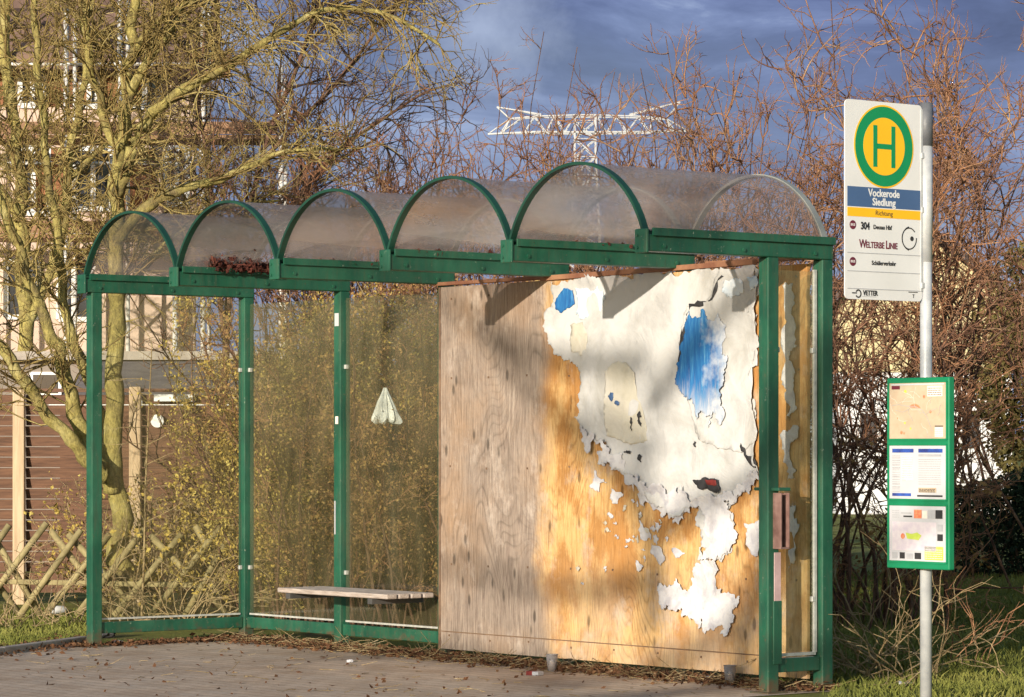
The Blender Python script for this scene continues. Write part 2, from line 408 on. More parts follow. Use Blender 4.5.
# ------------------------------------------------------------------ camera, light, sky
cam_d = bpy.data.cameras.new('camera'); cam = bpy.data.objects.new('camera', cam_d); COL.objects.link(cam)
cam.location = (0, 0, EYE); cam.rotation_euler = (R(90), 0, 0)
cam_d.sensor_width = 36; cam_d.lens = 36*F/1024; cam_d.shift_y = (HZ-348.5)/1024
cam_d.clip_start = .5; cam_d.clip_end = 6000
scene.camera = cam
SUN_EL = 11.0; SX, SY = -.4415, -.897
sd = Vector((SX*math.cos(R(SUN_EL)), SY*math.cos(R(SUN_EL)), math.sin(R(SUN_EL))))
sl = bpy.data.lights.new('sun', 'SUN'); sl.energy = 4.8; sl.angle = R(.55); sl.color = (1.0, .90, .74)
so = bpy.data.objects.new('sun', sl); COL.objects.link(so); so.rotation_euler = sd.to_track_quat('Z', 'Y').to_euler()
so.location = (-8, -20, 12)
wd = bpy.data.worlds.new('World'); scene.world = wd; wd.use_nodes = True
nt = wd.node_tree; nt.nodes.clear()
sky = N(nt, 'ShaderNodeTexSky', sky_type='NISHITA'); sky.sun_disc = False
sky.sun_elevation = R(SUN_EL); sky.sun_rotation = math.atan2(SX, SY); sky.air_density = 1.2; sky.dust_density = .6; sky.ozone_density = 2
tc = N(nt, 'ShaderNodeTexCoord')
mp = N(nt, 'ShaderNodeMapping'); mp.inputs['Scale'].default_value = (1, 1, 2.6); L(nt, tc.outputs['Generated'], mp.inputs[0])
c1 = noi(nt, mp.outputs[0], 11, 8, .62, .6); c2 = noi(nt, mp.outputs[0], 3.3, 4, .5)
sxyz = N(nt, 'ShaderNodeSeparateXYZ'); L(nt, tc.outputs['Generated'], sxyz.inputs[0])
el = N(nt, 'ShaderNodeMapRange'); L(nt, sxyz.outputs['Z'], el.inputs[0]); el.inputs[1].default_value = .02; el.inputs[2].default_value = .16
cl_lo = ramp(nt, c1, [(.30, (.095, .13, .275)), (.52, (.155, .205, .38)), (.70, (.36, .45, .66))])
cl_hi = ramp(nt, c1, [(.32, (.032, .042, .12)), (.50, (.054, .072, .19)), (.62, (.09, .118, .275)), (.76, (.30, .36, .53))])
cl = mix(nt, el.outputs[0], cl_lo, cl_hi)
vd = N(nt, 'ShaderNodeVectorMath', operation='DISTANCE'); L(nt, tc.outputs['Generated'], vd.inputs[0]); vd.inputs[1].default_value = (-.011, .9917, .128)
wob_ = N(nt, 'ShaderNodeMath', operation='MULTIPLY_ADD'); L(nt, noi(nt, tc.outputs['Generated'], 42, 6, .6), wob_.inputs[0]); wob_.inputs[1].default_value = .05; L(nt, vd.outputs['Value'], wob_.inputs[2])
cl = mix(nt, ramp(nt, wob_.outputs[0], [(.022, .55), (.05, 0)]), cl, (.40, .46, .62))
fac = ramp(nt, c2, [(.25, .84), (.6, .96)])
front = N(nt, 'ShaderNodeMapRange', interpolation_type='SMOOTHSTEP'); L(nt, sxyz.outputs['Y'], front.inputs[0]); front.inputs[1].default_value = .15; front.inputs[2].default_value = .8
fm = N(nt, 'ShaderNodeMath', operation='MULTIPLY'); L(nt, fac, fm.inputs[0]); L(nt, front.outputs[0], fm.inputs[1]); fac = fm.outputs[0]
b1 = N(nt, 'ShaderNodeBackground'); L(nt, sky.outputs[0], b1.inputs[0]); b1.inputs[1].default_value = .14
b2 = N(nt, 'ShaderNodeBackground'); L(nt, cl, b2.inputs[0]); b2.inputs[1].default_value = 1.0
ms = N(nt, 'ShaderNodeMixShader'); L(nt, fac, ms.inputs[0]); L(nt, b1.outputs[0], ms.inputs[1]); L(nt, b2.outputs[0], ms.inputs[2])
wo = N(nt, 'ShaderNodeOutputWorld'); L(nt, ms.outputs[0], wo.inputs[0])
vs = scene.view_settings; vs.view_transform = 'Standard'; vs.look = 'None'; vs.exposure = .5; vs.gamma = 1
scene.cycles.transparent_max_bounces = 24
scene.cycles.max_bounces = 6

# ------------------------------------------------------------------ ground
def ground_mat():
    m, nt = new_mat('winter turf'); v = coords(nt)
    f = noi(nt, v, 1.3, 7, .65); f2 = noi(nt, v, 14, 6, .7)
    col = ramp(nt, f, [(.35, (.14, .12, .05)), (.5, (.20, .21, .05)), (.68, (.30, .27, .10))])
    col = mix(nt, .6, col, ramp(nt, f2, [(.3, .45), (.65, 1)]), 'MULTIPLY')
    bsdf(nt, col, .95, 0, f2, .8, .03, .1); return m
M['turf'] = ground_mat()
g = MB()
g.v = [(-3000, -300, 0), (3000, -300, 0), (3000, 5500, 0), (-3000, 5500, 0)]; g.f = [(0, 1, 2, 3)]
structure(g.build('ground', M['turf']))

def paving_mat():
    m, nt = new_mat('worn block paving')
    tc = N(nt, 'ShaderNodeTexCoord'); mp = N(nt, 'ShaderNodeMapping'); mp.inputs['Rotation'].default_value = (0, 0, R(52))
    L(nt, tc.outputs['Object'], mp.inputs[0]); v = mp.outputs[0]
    br = N(nt, 'ShaderNodeTexBrick'); L(nt, v, br.inputs['Vector']); br.inputs['Scale'].default_value = 1
    br.inputs['Brick Width'].default_value = .21; br.inputs['Row Height'].default_value = .105
    br.inputs['Mortar Size'].default_value = .007; br.inputs['Mortar Smooth'].default_value = .6
    br.inputs['Color1'].default_value = (.60, .46, .345, 1); br.inputs['Color2'].default_value = (.50, .40, .315, 1)
    br.inputs['Mortar'].default_value = (.29, .205, .155, 1); br.inputs['Bias'].default_value = 0
    f = noi(nt, v, 2.2, 7, .65); f2 = noi(nt, v, 55, 5, .7)
    col = mix(nt, ramp(nt, f, [(.42, 0), (.68, .75)]), br.outputs['Color'], (.34, .23, .15))
    col = mix(nt, .6, col, ramp(nt, f2, [(.3, .55), (.65, 1.0)]), 'MULTIPLY')
    h = mix(nt, .35, br.outputs['Fac'], f2)
    inv = N(nt, 'ShaderNodeMath', operation='SUBTRACT'); inv.inputs[0].default_value = 1; L(nt, h, inv.inputs[1])
    bsdf(nt, col, .85, 0, inv.outputs[0], .5, .008, .25); return m
M['paving'] = paving_mat()
pv = MB()
outline = [G(-500, 700), G(-120, 668), G(0, 655), G(88, 643)] + [S(5.85, .9)[:2], S(5.8, -.1)[:2], S(-.12, -.1)[:2], S(-.12, 1.0)[:2], (1.3, 12.0), (1.2, -40), (-30, -40), (-30, 12)]
pv.v = [(x, y, .004) for x, y in outline]; pv.f = [tuple(range(len(outline)))[::-1]]
structure(pv.build('pavement', M['paving']))
M['concrete'] = simple('old concrete edging', (.26, .22, .19), (.36, .32, .28), 7)
kb = MB(); pts_k = [G(-500, 700), G(-120, 668), G(0, 655), G(84, 643.5)]
for a, b in zip(pts_k, pts_k[1:]):
    kb.beam((a[0], a[1], .0), (b[0], b[1], .0), .07, .10, .01)
structure(kb.build('kerb', M['concrete']))

# ------------------------------------------------------------------ the shelter
RZ = math.atan2(-.788, .616)
SH = thing('bus_shelter', 'green steel bus shelter with five clear barrel vaults and a torn poster board', 'bus shelter', S(0, 0, 0), RZ)
def l(s, t, z): return (-s, -t, z)          # shelter coordinates in the frame of its Empty
PITCH, T0, T1, ZB, ZT = 1.142, -.04, 1.285, 2.345, 2.435
def part(mb, name, mat, parent=None, smooth=False): return mb.build(name, M[mat], parent or SH, smooth)
# posts
PW = .078
def post(s, t, top=ZB, bot=0.0):
    m = MB().box(l(s, t, (top+bot)/2), (PW, PW, top-bot), bev=.006)
    o = part(m, 'post', 'green')
    f = MB().box(l(s, t, .006), (PW+.07, PW+.07, .012), bev=.003)
    part(f, 'base_plate', 'green', o)
    return o
for s_ in (0, PITCH, 2*PITCH, 3*PITCH, 4*PITCH, 5*PITCH): post(s_, 0)
far_post = post(5*PITCH, 1.2)
wing_post = post(0, .40)
# bottom rails
def rail(a, b, z=.125, h=.075): return part(MB().beam(l(*a, z), l(*b, z), .045, h, .004), 'bottom_rail', 'green')
for i in (3, 4):
    rail((i*PITCH+.042, 0), ((i+1)*PITCH-.042, 0))
rail((5*PITCH, .042), (5*PITCH, 1.158)); rail((0, .042), (0, .358), .15)
# valley beams that carry the vaults
for i in range(6):
    s_ = i*PITCH
    o = part(MB().beam(l(s_, T0, (ZB+ZT)/2), l(s_, T1, (ZB+ZT)/2), .085, ZT-ZB, .006), 'valley_beam', 'green')
    e = MB().box(l(s_, T1+.009, ZB+.055), (.10, .014, .125), bev=.004); e = part(e, 'end_plate', 'green', o)
    for (tt, dz_) in ((.10, 0), (.62, .0), (1.18, .0)):
        for sd_ in (-1, 1): part(MB().tube([l(s_+sd_*.042, tt, ZB+.03), l(s_+sd_*.051, tt, ZB+.03)], .011, 6), 'bolt', 'green', o)
    for dz_ in (.02, .085): part(MB().tube([l(s_+.028, T1+.016, ZB+dz_), l(s_+.028, T1+.022, ZB+dz_)], .009, 6), 'bolt', 'green', o)
    gt = MB()
    gt.beam(l(s_-.055, T0, ZT+.012), l(s_-.055, T1-.02, ZT+.012), .012, .04); gt.beam(l(s_+.055, T0, ZT+.012), l(s_+.055, T1-.02, ZT+.012), .012, .04)
    part(gt, 'gutter_lip', 'green', o)
# vaults
RR = (.571**2+.405**2)/(2*.405); CZ = ZT+.005+.405-RR; A0 = math.asin((.571-.006)/RR)
NA = 28
def arc(sc, rad, n=NA):
    return [(sc+rad*math.sin(-A0+2*A0*i/n), CZ+rad*math.cos(-A0+2*A0*i/n)) for i in range(n+1)]
for i in range(5):
    sc = (i+.5)*PITCH
    m = MB(); ts = [T0+.02, .35, .7, 1.05, T1-.02]
    for rad in (RR-.002, RR+.002):
        b = len(m.v); pr = arc(sc, rad)
        sag = [0, 1, 1.3, .8, 0]
        for j, t in enumerate(ts):
            for (s_, z) in pr: m.v.append(l(s_, t, z-.003*sag[j]))
        n = NA+1
        for j in range(len(ts)-1):
            for k in range(NA): m.f.append((b+j*n+k, b+j*n+k+1, b+(j+1)*n+k+1, b+(j+1)*n+k))
    part(m, 'roof_vault', 'shell', smooth=True)
    for t, w in ((T1-.02, .04), (T0+.02, .04)):
        m = MB(); a = arc(sc, RR-.010); o_ = arc(sc, RR+.006)
        for t2 in (t-w/2, t+w/2):
            for (s_, z) in a: m.v.append(l(s_, t2, z))
            for (s_, z) in o_: m.v.append(l(s_, t2, z))
        n = NA+1
        for k in range(NA):
            m.f += [(k, k+1, n+k+1, n+k), (2*n+k, 2*n+k+1, 3*n+k+1, 3*n+k), (k, k+1, 2*n+k+1, 2*n+k), (n+k, n+k+1, 3*n+k+1, 3*n+k)]
        part(m, 'hoop', 'green_dark' if t > .5 else 'hoop_clear')
# panes
def pane(a, b, z0, z1, off=0, name='pane'):
    return part(MB().beam(l(a[0], a[1], (z0+z1)/2), l(b[0], b[1], (z0+z1)/2), .006, z1-z0), name, 'pane')
p1 = pane((3*PITCH+.05, 0), (4*PITCH-.05, 0), .19, 2.30)
p2 = pane((4*PITCH+.05, 0), (5*PITCH-.05, 0), .19, 2.30)
p3 = pane((5*PITCH, .05), (5*PITCH, 1.15), .19, 2.33)
p4 = pane((0, .075), (0, .34), .22, 2.28)
# thin bright edge strips and clips of the panes
M['alu'] = simple('dull aluminium', (.55, .55, .52), (.4, .4, .38), 30, rough=.45, metallic=.3)
for (par, a, b) in ((p1, (3*PITCH+.05, 0), (4*PITCH-.05, 0)), (p2, (4*PITCH+.05, 0), (5*PITCH-.05, 0)), (p3, (5*PITCH, .05), (5*PITCH, 1.15)), (p4, (0, .075), (0, .34))):
    for z in (.5, 1.85):
        for (s_, t) in (a, b):
            part(MB().box(l(s_, t, z), (.022, .024, .028), bev=.003), 'clip', 'alu', par)
    part(MB().beam(l(*a, .183), l(*b, .183), .012, .012), 'bottom_strip', 'alu', par)
# frame round the small end pane
fr = MB()
for t in (.062, .352): fr.beam(l(.0, t, .21), l(0, t, 2.29), .02, .016)
fr.beam(l(0, .062, .205), l(0, .352, .205), .02, .016); part(fr, 'pane_frame', 'alu', p4)
# stickers on the post and the back pane
st = MB().box(l(4*PITCH, PW/2+.002, 2.16), (.045, .003, .085)); part(st, 'sticker', 'sheet_white')
st = MB().box(l(4*PITCH, PW/2+.002, 1.50), (.03, .003, .05)); part(st, 'sticker', 'print_pink')
st = MB().box(l(4*PITCH+.02, PW/2+.002, .86), (.012, .003, .22)); part(st, 'sticker', 'print_grey')
# bench between two back posts
bench = MB()
for k in range(4):
    t = .10+k*.095
    bench.box(l(3.5*PITCH+.03, t+.04, .395), (1.22, .08, .032), bev=.008)
bn = part(bench, 'bench', 'seat_wood')
for s_ in (3*PITCH+.18, 4*PITCH-.05):
    br = MB(); br.box(l(s_, .26, .36), (.05, .40, .035))
    part(br, 'bracket', 'metal_dark', bn)
# waste box on the wing
wb = MB(); wx = -.0
wb.box(l(.0, .375, 1.10), (.20, .085, .018), bev=.003)
bx_ = part(wb, 'ashtray_lid', 'green')
m = MB()
m.box(l(-.045, .375, .93), (.012, .06, .30)); m.box(l(-.075, .347, .93), (.06, .006, .30)); m.box(l(-.075, .403, .93), (.06, .006, .30)); m.box(l(-.075, .375, .785), (.06, .06, .01))
M['rust_box'] = simple('rusty brown tin', (.12, .06, .05), (.25, .15, .13), 10, rough=.6)
part(m, 'ash_box', 'rust_box', bx_)
M['pink_plate'] = simple('pale primer plate', (.52, .36, .36), (.42, .28, .28), 10, rough=.6)
part(MB().box(l(-.041, .375, .63), (.006, .045, .26)), 'back_plate', 'pink_plate', bx_)
part(MB().box(l(-.041, .375, .33), (.01, .06, .34), bev=.003), 'lower_box', 'green', bx_)

# ------------------------------------------------------------------ board and poster
TB = .078                                   # front face of the board
bs0, bs1, bz0, bz1 = .042, 3.378, .062, 2.325
bd = part(MB().box(l((bs0+bs1)/2, TB-.011, (bz0+bz1)/2), (bs1-bs0, .022, bz1-bz0), bev=.002), 'plywood_board', 'ply')
bt = MB()
bt.beam(l(bs1+.03, TB-.005, 2.345), l(2.3, TB, 2.343), .05, .022, .003)
bt.beam(l(2.35, TB+.005, 2.338), l(.46, TB+.004, 2.352), .04, .03, .003)
bt.beam(l(.9, TB-.03, 2.366), l(.0, TB-.03, 2.36), .03, .022, .003)
part(bt, 'top_batten', 'batten', bd)
part(MB().box(l(bs1+.012, TB-.012, (bz0+bz1)/2), (.02, .03, bz1-bz0), bev=.003), 'side_edge', 'edge', bd)
# joint near the bottom: a thin dark strip laid across the board
jt = MB(); jt.box(l((bs0+bs1)/2, TB+.001, .172), (bs1-bs0-.02, .004, .006)); part(jt, 'joint', 'edge', bd)
nl = MB()
for z in (.14, .6, 1.2, 1.75, 2.25):
    for k in range(9): nl.box(l(bs0+.08+k*.395+random.uniform(-.02, .02), TB+.001, z+random.uniform(-.01, .01)), (.012, .004, .012))
part(nl, 'nail', 'edge', bd)

def fract(poly, it=4, amp=.16):
    """fractal torn outline"""
    rs = random.Random(len(poly)*31+int(abs(poly[0][0])*100))
    for k in range(it):
        out = []
        for i, a in enumerate(poly):
            b = poly[(i+1) % len(poly)]; dx, dy = b[0]-a[0], b[1]-a[1]; ln = math.hypot(dx, dy)
            out.append(a)
            if ln > .012:
                j = rs.gauss(0, amp)*min(ln, .12); h = .5+rs.uniform(-.15, .15)
                out.append((a[0]+dx*h-dy/ln*j, a[1]+dy*h+dx/ln*j))
        poly = out
    return poly
def sheet(px_poly, t, name, mat, parent, grid=.03, wav=.006, curl=.012, it=4, amp=.16, seed=0, thick=.0012):
    poly = fract([sz(x, y, t) for x, y in px_poly], it, amp)
    xs = [p[0] for p in poly]; ys = [p[1] for p in poly]
    rs = random.Random(seed+5)
    inner = []
    nx = int((max(xs)-min(xs))/grid)+1; ny = int((max(ys)-min(ys))/grid)+1
    for i in range(nx):
        for j in range(ny):
            inner.append((min(xs)+(i+rs.random())*grid, min(ys)+(j+rs.random())*grid))
    n = len(poly)
    vv = [Vector(p) for p in poly]+[Vector(p) for p in inner]
    ee = [(i, (i+1) % n) for i in range(n)]
    co, _, fc, *_ = delaunay_2d_cdt(vv, ee, [tuple(range(n))], 1, 1e-5)
    P = np.array(poly)
    def edge_d(x, y):
        return float(np.min(np.hypot(P[:, 0]-x, P[:, 1]-y)))
    b = MB()
    for c in co:
        x, y = c.x, c.y
        h = wav*(noise.noise((x*3.1+seed, y*2.3, seed*.7))+.6*noise.noise((x*9+seed, y*7, 2.2))+.5)
        h += wav*.9*max(0, noise.noise((x*5+3+seed, y*1.5+x*2, seed)))
        d = edge_d(x, y)
        cv = curl*max(0, noise.noise((x*6+seed, y*6, 9.1))+.25)*max(0, 1-d/.05)
        b.v.append(l(x, t+max(.0006, h+.0015)+cv, y))
    b.f = [tuple(f) for f in fc]
    o = part(b, name, mat, parent, smooth=True)
    md = o.modifiers.new('thickness', 'SOLIDIFY'); md.thickness = thick; md.offset = 0
    return o
main = [(553, 281), (575, 279), (600, 277.5), (640, 274), (700, 269), (757, 265), (756, 300), (757, 330), (752, 370), (757, 420), (760, 470), (750, 484), (737, 501), (728, 497), (735, 520), (733, 549), (718, 560), (701, 560), (703, 530), (699, 505), (686, 508), (673, 515), (660, 507), (651, 501), (645, 490), (641, 484), (626, 475), (613, 467), (609, 452), (606, 441), (596, 441), (587, 439), (580, 422), (583, 400), (581.5, 376), (574, 362), (563, 359), (554.6, 355), (551, 335), (547, 313), (554, 303)]
ps = sheet(main, TB+.001, 'poster_remnant', 'paper', bd, .016, .009, .026, 4, .2, seed=1)
low = [(660, 586), (673, 586), (686, 590), (694, 583), (697, 566), (718, 562), (723.5, 588), (732, 594), (741, 596), (734, 609), (730, 635), (719, 626), (707, 631), (703, 618), (692, 618), (684, 607), (666, 609)]
sheet(low, TB+.001, 'poster_remnant', 'paper_raw', bd, .009, .014, .03, 4, .28, seed=4)
for k, pl in enumerate(([(652, 543), (660, 546), (666, 560), (661, 566), (655, 556)], [(744, 523), (759, 520), (759, 556), (750, 548)], [(596, 470), (608, 482), (600, 492), (590, 486)], [(612, 488), (624, 494), (618, 504), (610, 498)], [(640, 520), (648, 528), (652, 540), (645, 541)], [(598, 452), (607, 455), (606, 466), (599, 464)], [(637, 560), (645, 566), (640, 572)], [(672, 548), (686, 553), (676, 558)], [(655, 520), (662, 525), (658, 533)])):
    sheet(pl, TB+.001, 'paper_scrap', 'paper_raw', bd, .012, .004, .01, 3, seed=20+k)
rs_ = random.Random(4)
for k in range(34):
    x, y = rs_.gauss(632, 26), rs_.gauss(525, 34)
    if y < 452+(x-590)*.55 or x > 752 or y > 612: continue
    w_, h_ = rs_.uniform(2, 6), rs_.uniform(2, 9)
    sheet([(x-w_/2, y-h_*.2), (x+w_*.1, y-h_/2), (x+w_/2, y+h_*.1), (x, y+h_/2)], TB+.001, 'paper_scrap', 'paper_raw' if k % 3 else 'paper_beige', bd, .012, .003, .008, 3, .3, seed=100+k)
# raw torn rim along the lower edge of the big sheet
rim = [(583, 424), (592, 436), (606, 438), (616, 455), (632, 474), (650, 486), (668, 490), (690, 492), (722, 494), (748, 480), (760, 468), (760, 478), (748, 492), (736, 503), (728, 500), (734, 520), (732, 548), (718, 558), (703, 556), (705, 530), (700, 507), (687, 512), (673, 517), (660, 510), (650, 503), (641, 487), (613, 470), (606, 444), (588, 442), (580, 428)]
sheet(rim, TB+.006, 'torn_rim', 'paper_raw', ps, .009, .016, .03, 4, .3, seed=8)
# second layer over the near half, blue remnants, stained arch, black-red hole
over = [(722, 267), (757, 265), (757, 330), (753, 372), (757, 440), (740, 452), (715, 446), (700, 440), (690, 404), (686, 396), (677, 380), (680, 350), (684, 325), (689, 306), (702, 304), (712, 295)]
ov = sheet(over, TB+.010, 'poster_layer', 'paper', ps, .022, .006, .016, 4, .1, seed=12)
blue = [(685, 324), (690, 311), (698, 318), (704, 309), (711, 320), (719, 313), (726, 324), (722, 345), (727, 368), (721, 392), (726, 412), (719, 424), (714, 404), (709, 428), (703, 411), (698, 420), (692, 398), (684, 397), (676, 384), (678, 372), (680, 350)]
sheet(blue, TB+.017, 'blue_remnant', 'paper_blue', ov, .014, .006, .012, 4, .22, seed=14)
sheet([(724, 281), (741, 279), (744, 293), (733, 297), (722, 292)], TB+.017, 'blue_remnant', 'paper_pale', ov, .02, .003, .004, 4, .15, seed=16)
sheet([(747, 277), (757, 276), (757, 287), (750, 291)], TB+.0175, 'blue_remnant', 'paper_pale', ov, .02, .003, .004, 4, .15, seed=17)
sheet([(565, 288), (573, 290), (575, 304), (568, 308), (562, 313), (552, 310), (557, 298)], TB+.008, 'blue_remnant', 'paper_blue', ps, .02, .003, .004, 4, .1, seed=18)
sheet([(576, 288), (598, 286), (606, 297), (601, 312), (588, 318), (576, 315)], TB+.008, 'blue_remnant', 'paper_pale', ps, .02, .003, .006, 4, .12, seed=19)
sheet([(606, 372), (616, 362), (626, 362), (635, 372), (637, 392), (645, 416), (648, 440), (630, 444), (607, 436), (604, 400)], TB+.008, 'stained_layer', 'paper_beige', ps, .02, .004, .006, 4, .06, seed=21)
sheet([(571, 325), (583, 322), (588, 342), (584, 358), (572, 352)], TB+.008, 'stained_layer', 'paper_beige', ps, .02, .003, .003, 4, .1, seed=22)
sheet([(693, 480), (706, 477), (718, 479), (720, 490), (708, 489), (698, 488)], TB+.024, 'print_patch', 'ink', ps, .02, .002, .002, 3, .1, seed=23)
sheet([(705, 479.5), (716, 480), (717, 485), (707, 484)], TB+.027, 'print_patch', 'red_print', ps, .02, .001, .001, 3, .1, seed=24)
for k, (x, y, a, b) in enumerate(((640, 419, 4, 16), (631, 424, 2, 14), (611, 396, 5, 8), (617, 403, 5, 5), (627, 452, 8, 4), (640, 458, 5, 8), (695, 444, 3, 6))):
    sheet([(x, y-b/2), (x+a/2, y-b*.2), (x+a*.4, y+b/2), (x-a*.3, y+b*.3), (x-a/2, y-b*.1)], TB+.015, 'print_patch', 'ink' if k not in (2, 3) else 'sign_blue', ps, .02, .001, .002, 3, .2, seed=40+k)
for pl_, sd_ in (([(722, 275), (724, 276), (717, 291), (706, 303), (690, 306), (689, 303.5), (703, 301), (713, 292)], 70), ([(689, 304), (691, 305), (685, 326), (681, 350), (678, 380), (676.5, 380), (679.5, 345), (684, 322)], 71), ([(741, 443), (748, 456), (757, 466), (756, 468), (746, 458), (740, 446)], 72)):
    sheet(pl_, TB+.0195, 'tear_shadow', 'ink', ov, .02, .001, .001, 2, .15, seed=sd_)  # dark strips painted as the shadow of the curled paper edge
# remnants near the end pane
for k, pl in enumerate(([(783, 285), (794, 283), (797, 330), (790, 360), (796, 400), (788, 420), (782, 380)], [(784, 430), (795, 425), (797, 470), (788, 480)], [(785, 500), (797, 505), (797, 560), (790, 570)])):
    sheet(pl, TB+.002, 'poster_remnant', 'paper_raw', bd, .02, .006, .01, 4, .2, seed=60+k)

# ------------------------------------------------------------------ text helper
def text_mesh(body, size, parent, mat, origin, ax, ay, an, align='CENTER', sx=1.0, bold=.0, name='lettering', lift=.0015):
    cu = bpy.data.curves.new('lettering', 'FONT'); cu.body = body; cu.size = size; cu.align_x = align; cu.align_y = 'CENTER'
    cu.extrude = .0006; cu.offset = bold; cu.resolution_u = 3
    ob = bpy.data.objects.new('tmp_lettering', cu); COL.objects.link(ob)
    dg = bpy.context.evaluated_depsgraph_get(); dg.update()
    me = bpy.data.meshes.new_from_object(ob.evaluated_get(dg))
    COL.objects.unlink(ob); bpy.data.objects.remove(ob)
    o = Vector(origin); ax = Vector(ax); ay = Vector(ay); an = Vector(an)
    for v in me.vertices: v.co = o + ax*(v.co.x*sx) + ay*v.co.y + an*(lift+v.co.z)
    me.name = name; me.materials.clear()
    return link(name, me, M[mat], parent)

# ------------------------------------------------------------------ bus stop sign
PX, PY = (926-512)/F*16.0, 16.0
SG = thing('bus_stop_sign', 'bus stop pole with white flag sign bearing a green H and a green notice case', 'bus stop sign', (PX, PY, 0), RZ)
# local frame: +x = towards the near end of the road, +y = away from the road
zt = lambda py, Y=16.0: EYE+(HZ-py)/F*Y
SG_pole = MB().tube([(0, 0, -.05), (0, 0, 1.2), (0, 0, zt(104))], .030, 20).build('pole', M['galv'], SG, True)
MB().tube([(0, 0, zt(146)), (0, 0, zt(103))], .034, 20).build('sleeve', M['sleeve'], SG, True)
MB().tube([(0, 0, zt(262)), (0, 0, zt(147))], .033, 20).build('clamp_tube', M['galv'], SG, True)
# flag plate: faces local +x, extends to local -y (towards the road)
ax, ay, an = (0, 1, 0), (0, 0, 1), (1, 0, 0)
y1, y0 = -.034, -.034-.53                # right edge, left edge as read
pz1, pz0 = zt(104, 15.9), zt(301, 15.9)
cy, cz = (y0+y1)/2, (pz0+pz1)/2; pw, ph = y1-y0, pz1-pz0
def rrect(w, h, r, n=6):
    p = []
    for (cx, cy_, a) in ((w/2-r, h/2-r, 0), (-w/2+r, h/2-r, 90), (-w/2+r, -h/2+r, 180), (w/2-r, -h/2+r, 270)):
        for k in range(n+1):
            t = R(a+90*k/n); p.append((cx+r*math.cos(t), cy_+r*math.sin(t)))
    return p
plate = MB().prism(rrect(pw, ph, .025), (.0, cy, cz), ax, ay, an, .006).build('sign_plate', M['white_plate'], SG)
MB().beam((0, y1-.004, pz0+.05), (0, y1-.004, pz1-.02), .012, .02).build('plate_channel', M['galv'], plate)
for z in (pz1-.25, pz1-.52, pz0+.08):
    MB().box((-.008, -.02, z), (.05, .05, .03), bev=.004).build('clamp', M['galv'], SG)
def pl(fx, fy): return (.006, y0+fx*pw, pz1-fy*ph)     # fraction of the plate -> point
def circ(r, n=56, e=1.0): return [(r*math.cos(2*math.pi*i/n), r*e*math.sin(2*math.pi*i/n)) for i in range(n)]
cH = pl(.5, .225)
def disc(r, mat, name, h0, hh, par=plate, c=cH, e=1): return MB().prism(circ(r, e=e), (c[0]+h0, c[1], c[2]), ax, ay, an, hh).build(name, M[mat], par)
disc(.205, 'sign_yellow', 'emblem_rim', .0002, .0008); disc(.197, 'sign_green', 'emblem_ring', .0002, .0016)
disc(.142, 'sign_yellow', 'emblem_disc', .0002, .0024)
hb = MB()
for dx in (-.062, .062): hb.box((cH[0]+.0032, cH[1]+dx, cH[2]), (.001, .027, .205))
hb.box((cH[0]+.0032, cH[1], cH[2]+.0), (.001, .10, .026)); hb.build('letter', M['sign_green'], plate)
def bar(fx0, fx1, fy0, fy1, mat, name, h=.001, par=plate):
    a, b = pl(fx0, fy0), pl(fx1, fy1)
    return MB().box((a[0]+h/2+.0002, (a[1]+b[1])/2, (a[2]+b[2])/2), (h, b[1]-a[1], a[2]-b[2])).build(name, M[mat], par)
bar(.03, .975, .435, .535, 'sign_blue', 'name_band'); bar(.03, .975, .54, .585, 'sign_yellow', 'direction_band')
T = lambda body, fx, fy, size, mat, align='CENTER', sx=1.0, bold=.0: text_mesh(body, size, plate, mat, pl(fx, fy), ax, ay, an, align, sx, bold)
T('Vockerode', .5, .463, .052, 'white_plate', sx=.92, bold=.0012); T('Siedlung', .5, .508, .052, 'white_plate', sx=.92, bold=.0012)
T('Richtung', .5, .563, .034, 'ink')
for fy in (.628, .812):
    disc(.022, 'maroon', 'bus_mark', .0002, .0008, c=pl(.10, fy)); T('BUS', .10, fy, .018, 'white_plate')
T('304', .20, .632, .050, 'ink', 'LEFT', .8, .0015); T('Dessau Hbf', .36, .634, .030, 'ink', 'LEFT', .9, .0006)
T('W', .18, .722, .058, 'maroon', 'LEFT', .8, .0008); T('ELTERBE', .265, .726, .043, 'maroon', 'LEFT', .78, .0006)
T('L', .52, .722, .058, 'maroon', 'LEFT', .8, .0008); T('INIE', .56, .726, .043, 'maroon', 'LEFT', .8, .0006)
for fy in (.765, .857, .945-.0): bar(.03, .975, fy, fy+.004, 'print_grey', 'rule_line')
T('Schülerverkehr', .34, .815, .030, 'ink', 'LEFT', .9, .0006)
def ringm(c, r0, r1, mat, e=1.0, a0=0, a1=360, name='ring_mark'):
    m = MB(); n = 40
    for h in (.0002, .0012):
        for r in (r0, r1):
            for i in range(n+1):
                t = R(a0+(a1-a0)*i/n); m.v.append((c[0]+h, c[1]+r*math.cos(t), c[2]+r*e*math.sin(t)))
    q = n+1
    for i in range(n): m.f += [(2*q+i, 2*q+i+1, 3*q+i+1, 3*q+i), (q+i, q+i+1, 3*q+i+1, 3*q+i), (i, i+1, 2*q+i+1, 2*q+i)]
    return m.build(name, M[mat], plate)
ringm(pl(.83, .682), .047, .0525, 'ink', 1.05, 40, 365); ringm(pl(.845, .682), .054, .058, 'ink', 1.05, 100, 260)
disc(.012, 'ink', 'dot_mark', .0002, .001, c=pl(.865, .682))
ringm(pl(.17, .972), .014, .021, 'ink', 1, -150, 150); bar(.09, .15, .966, .972, 'ink', 'logo_dash')
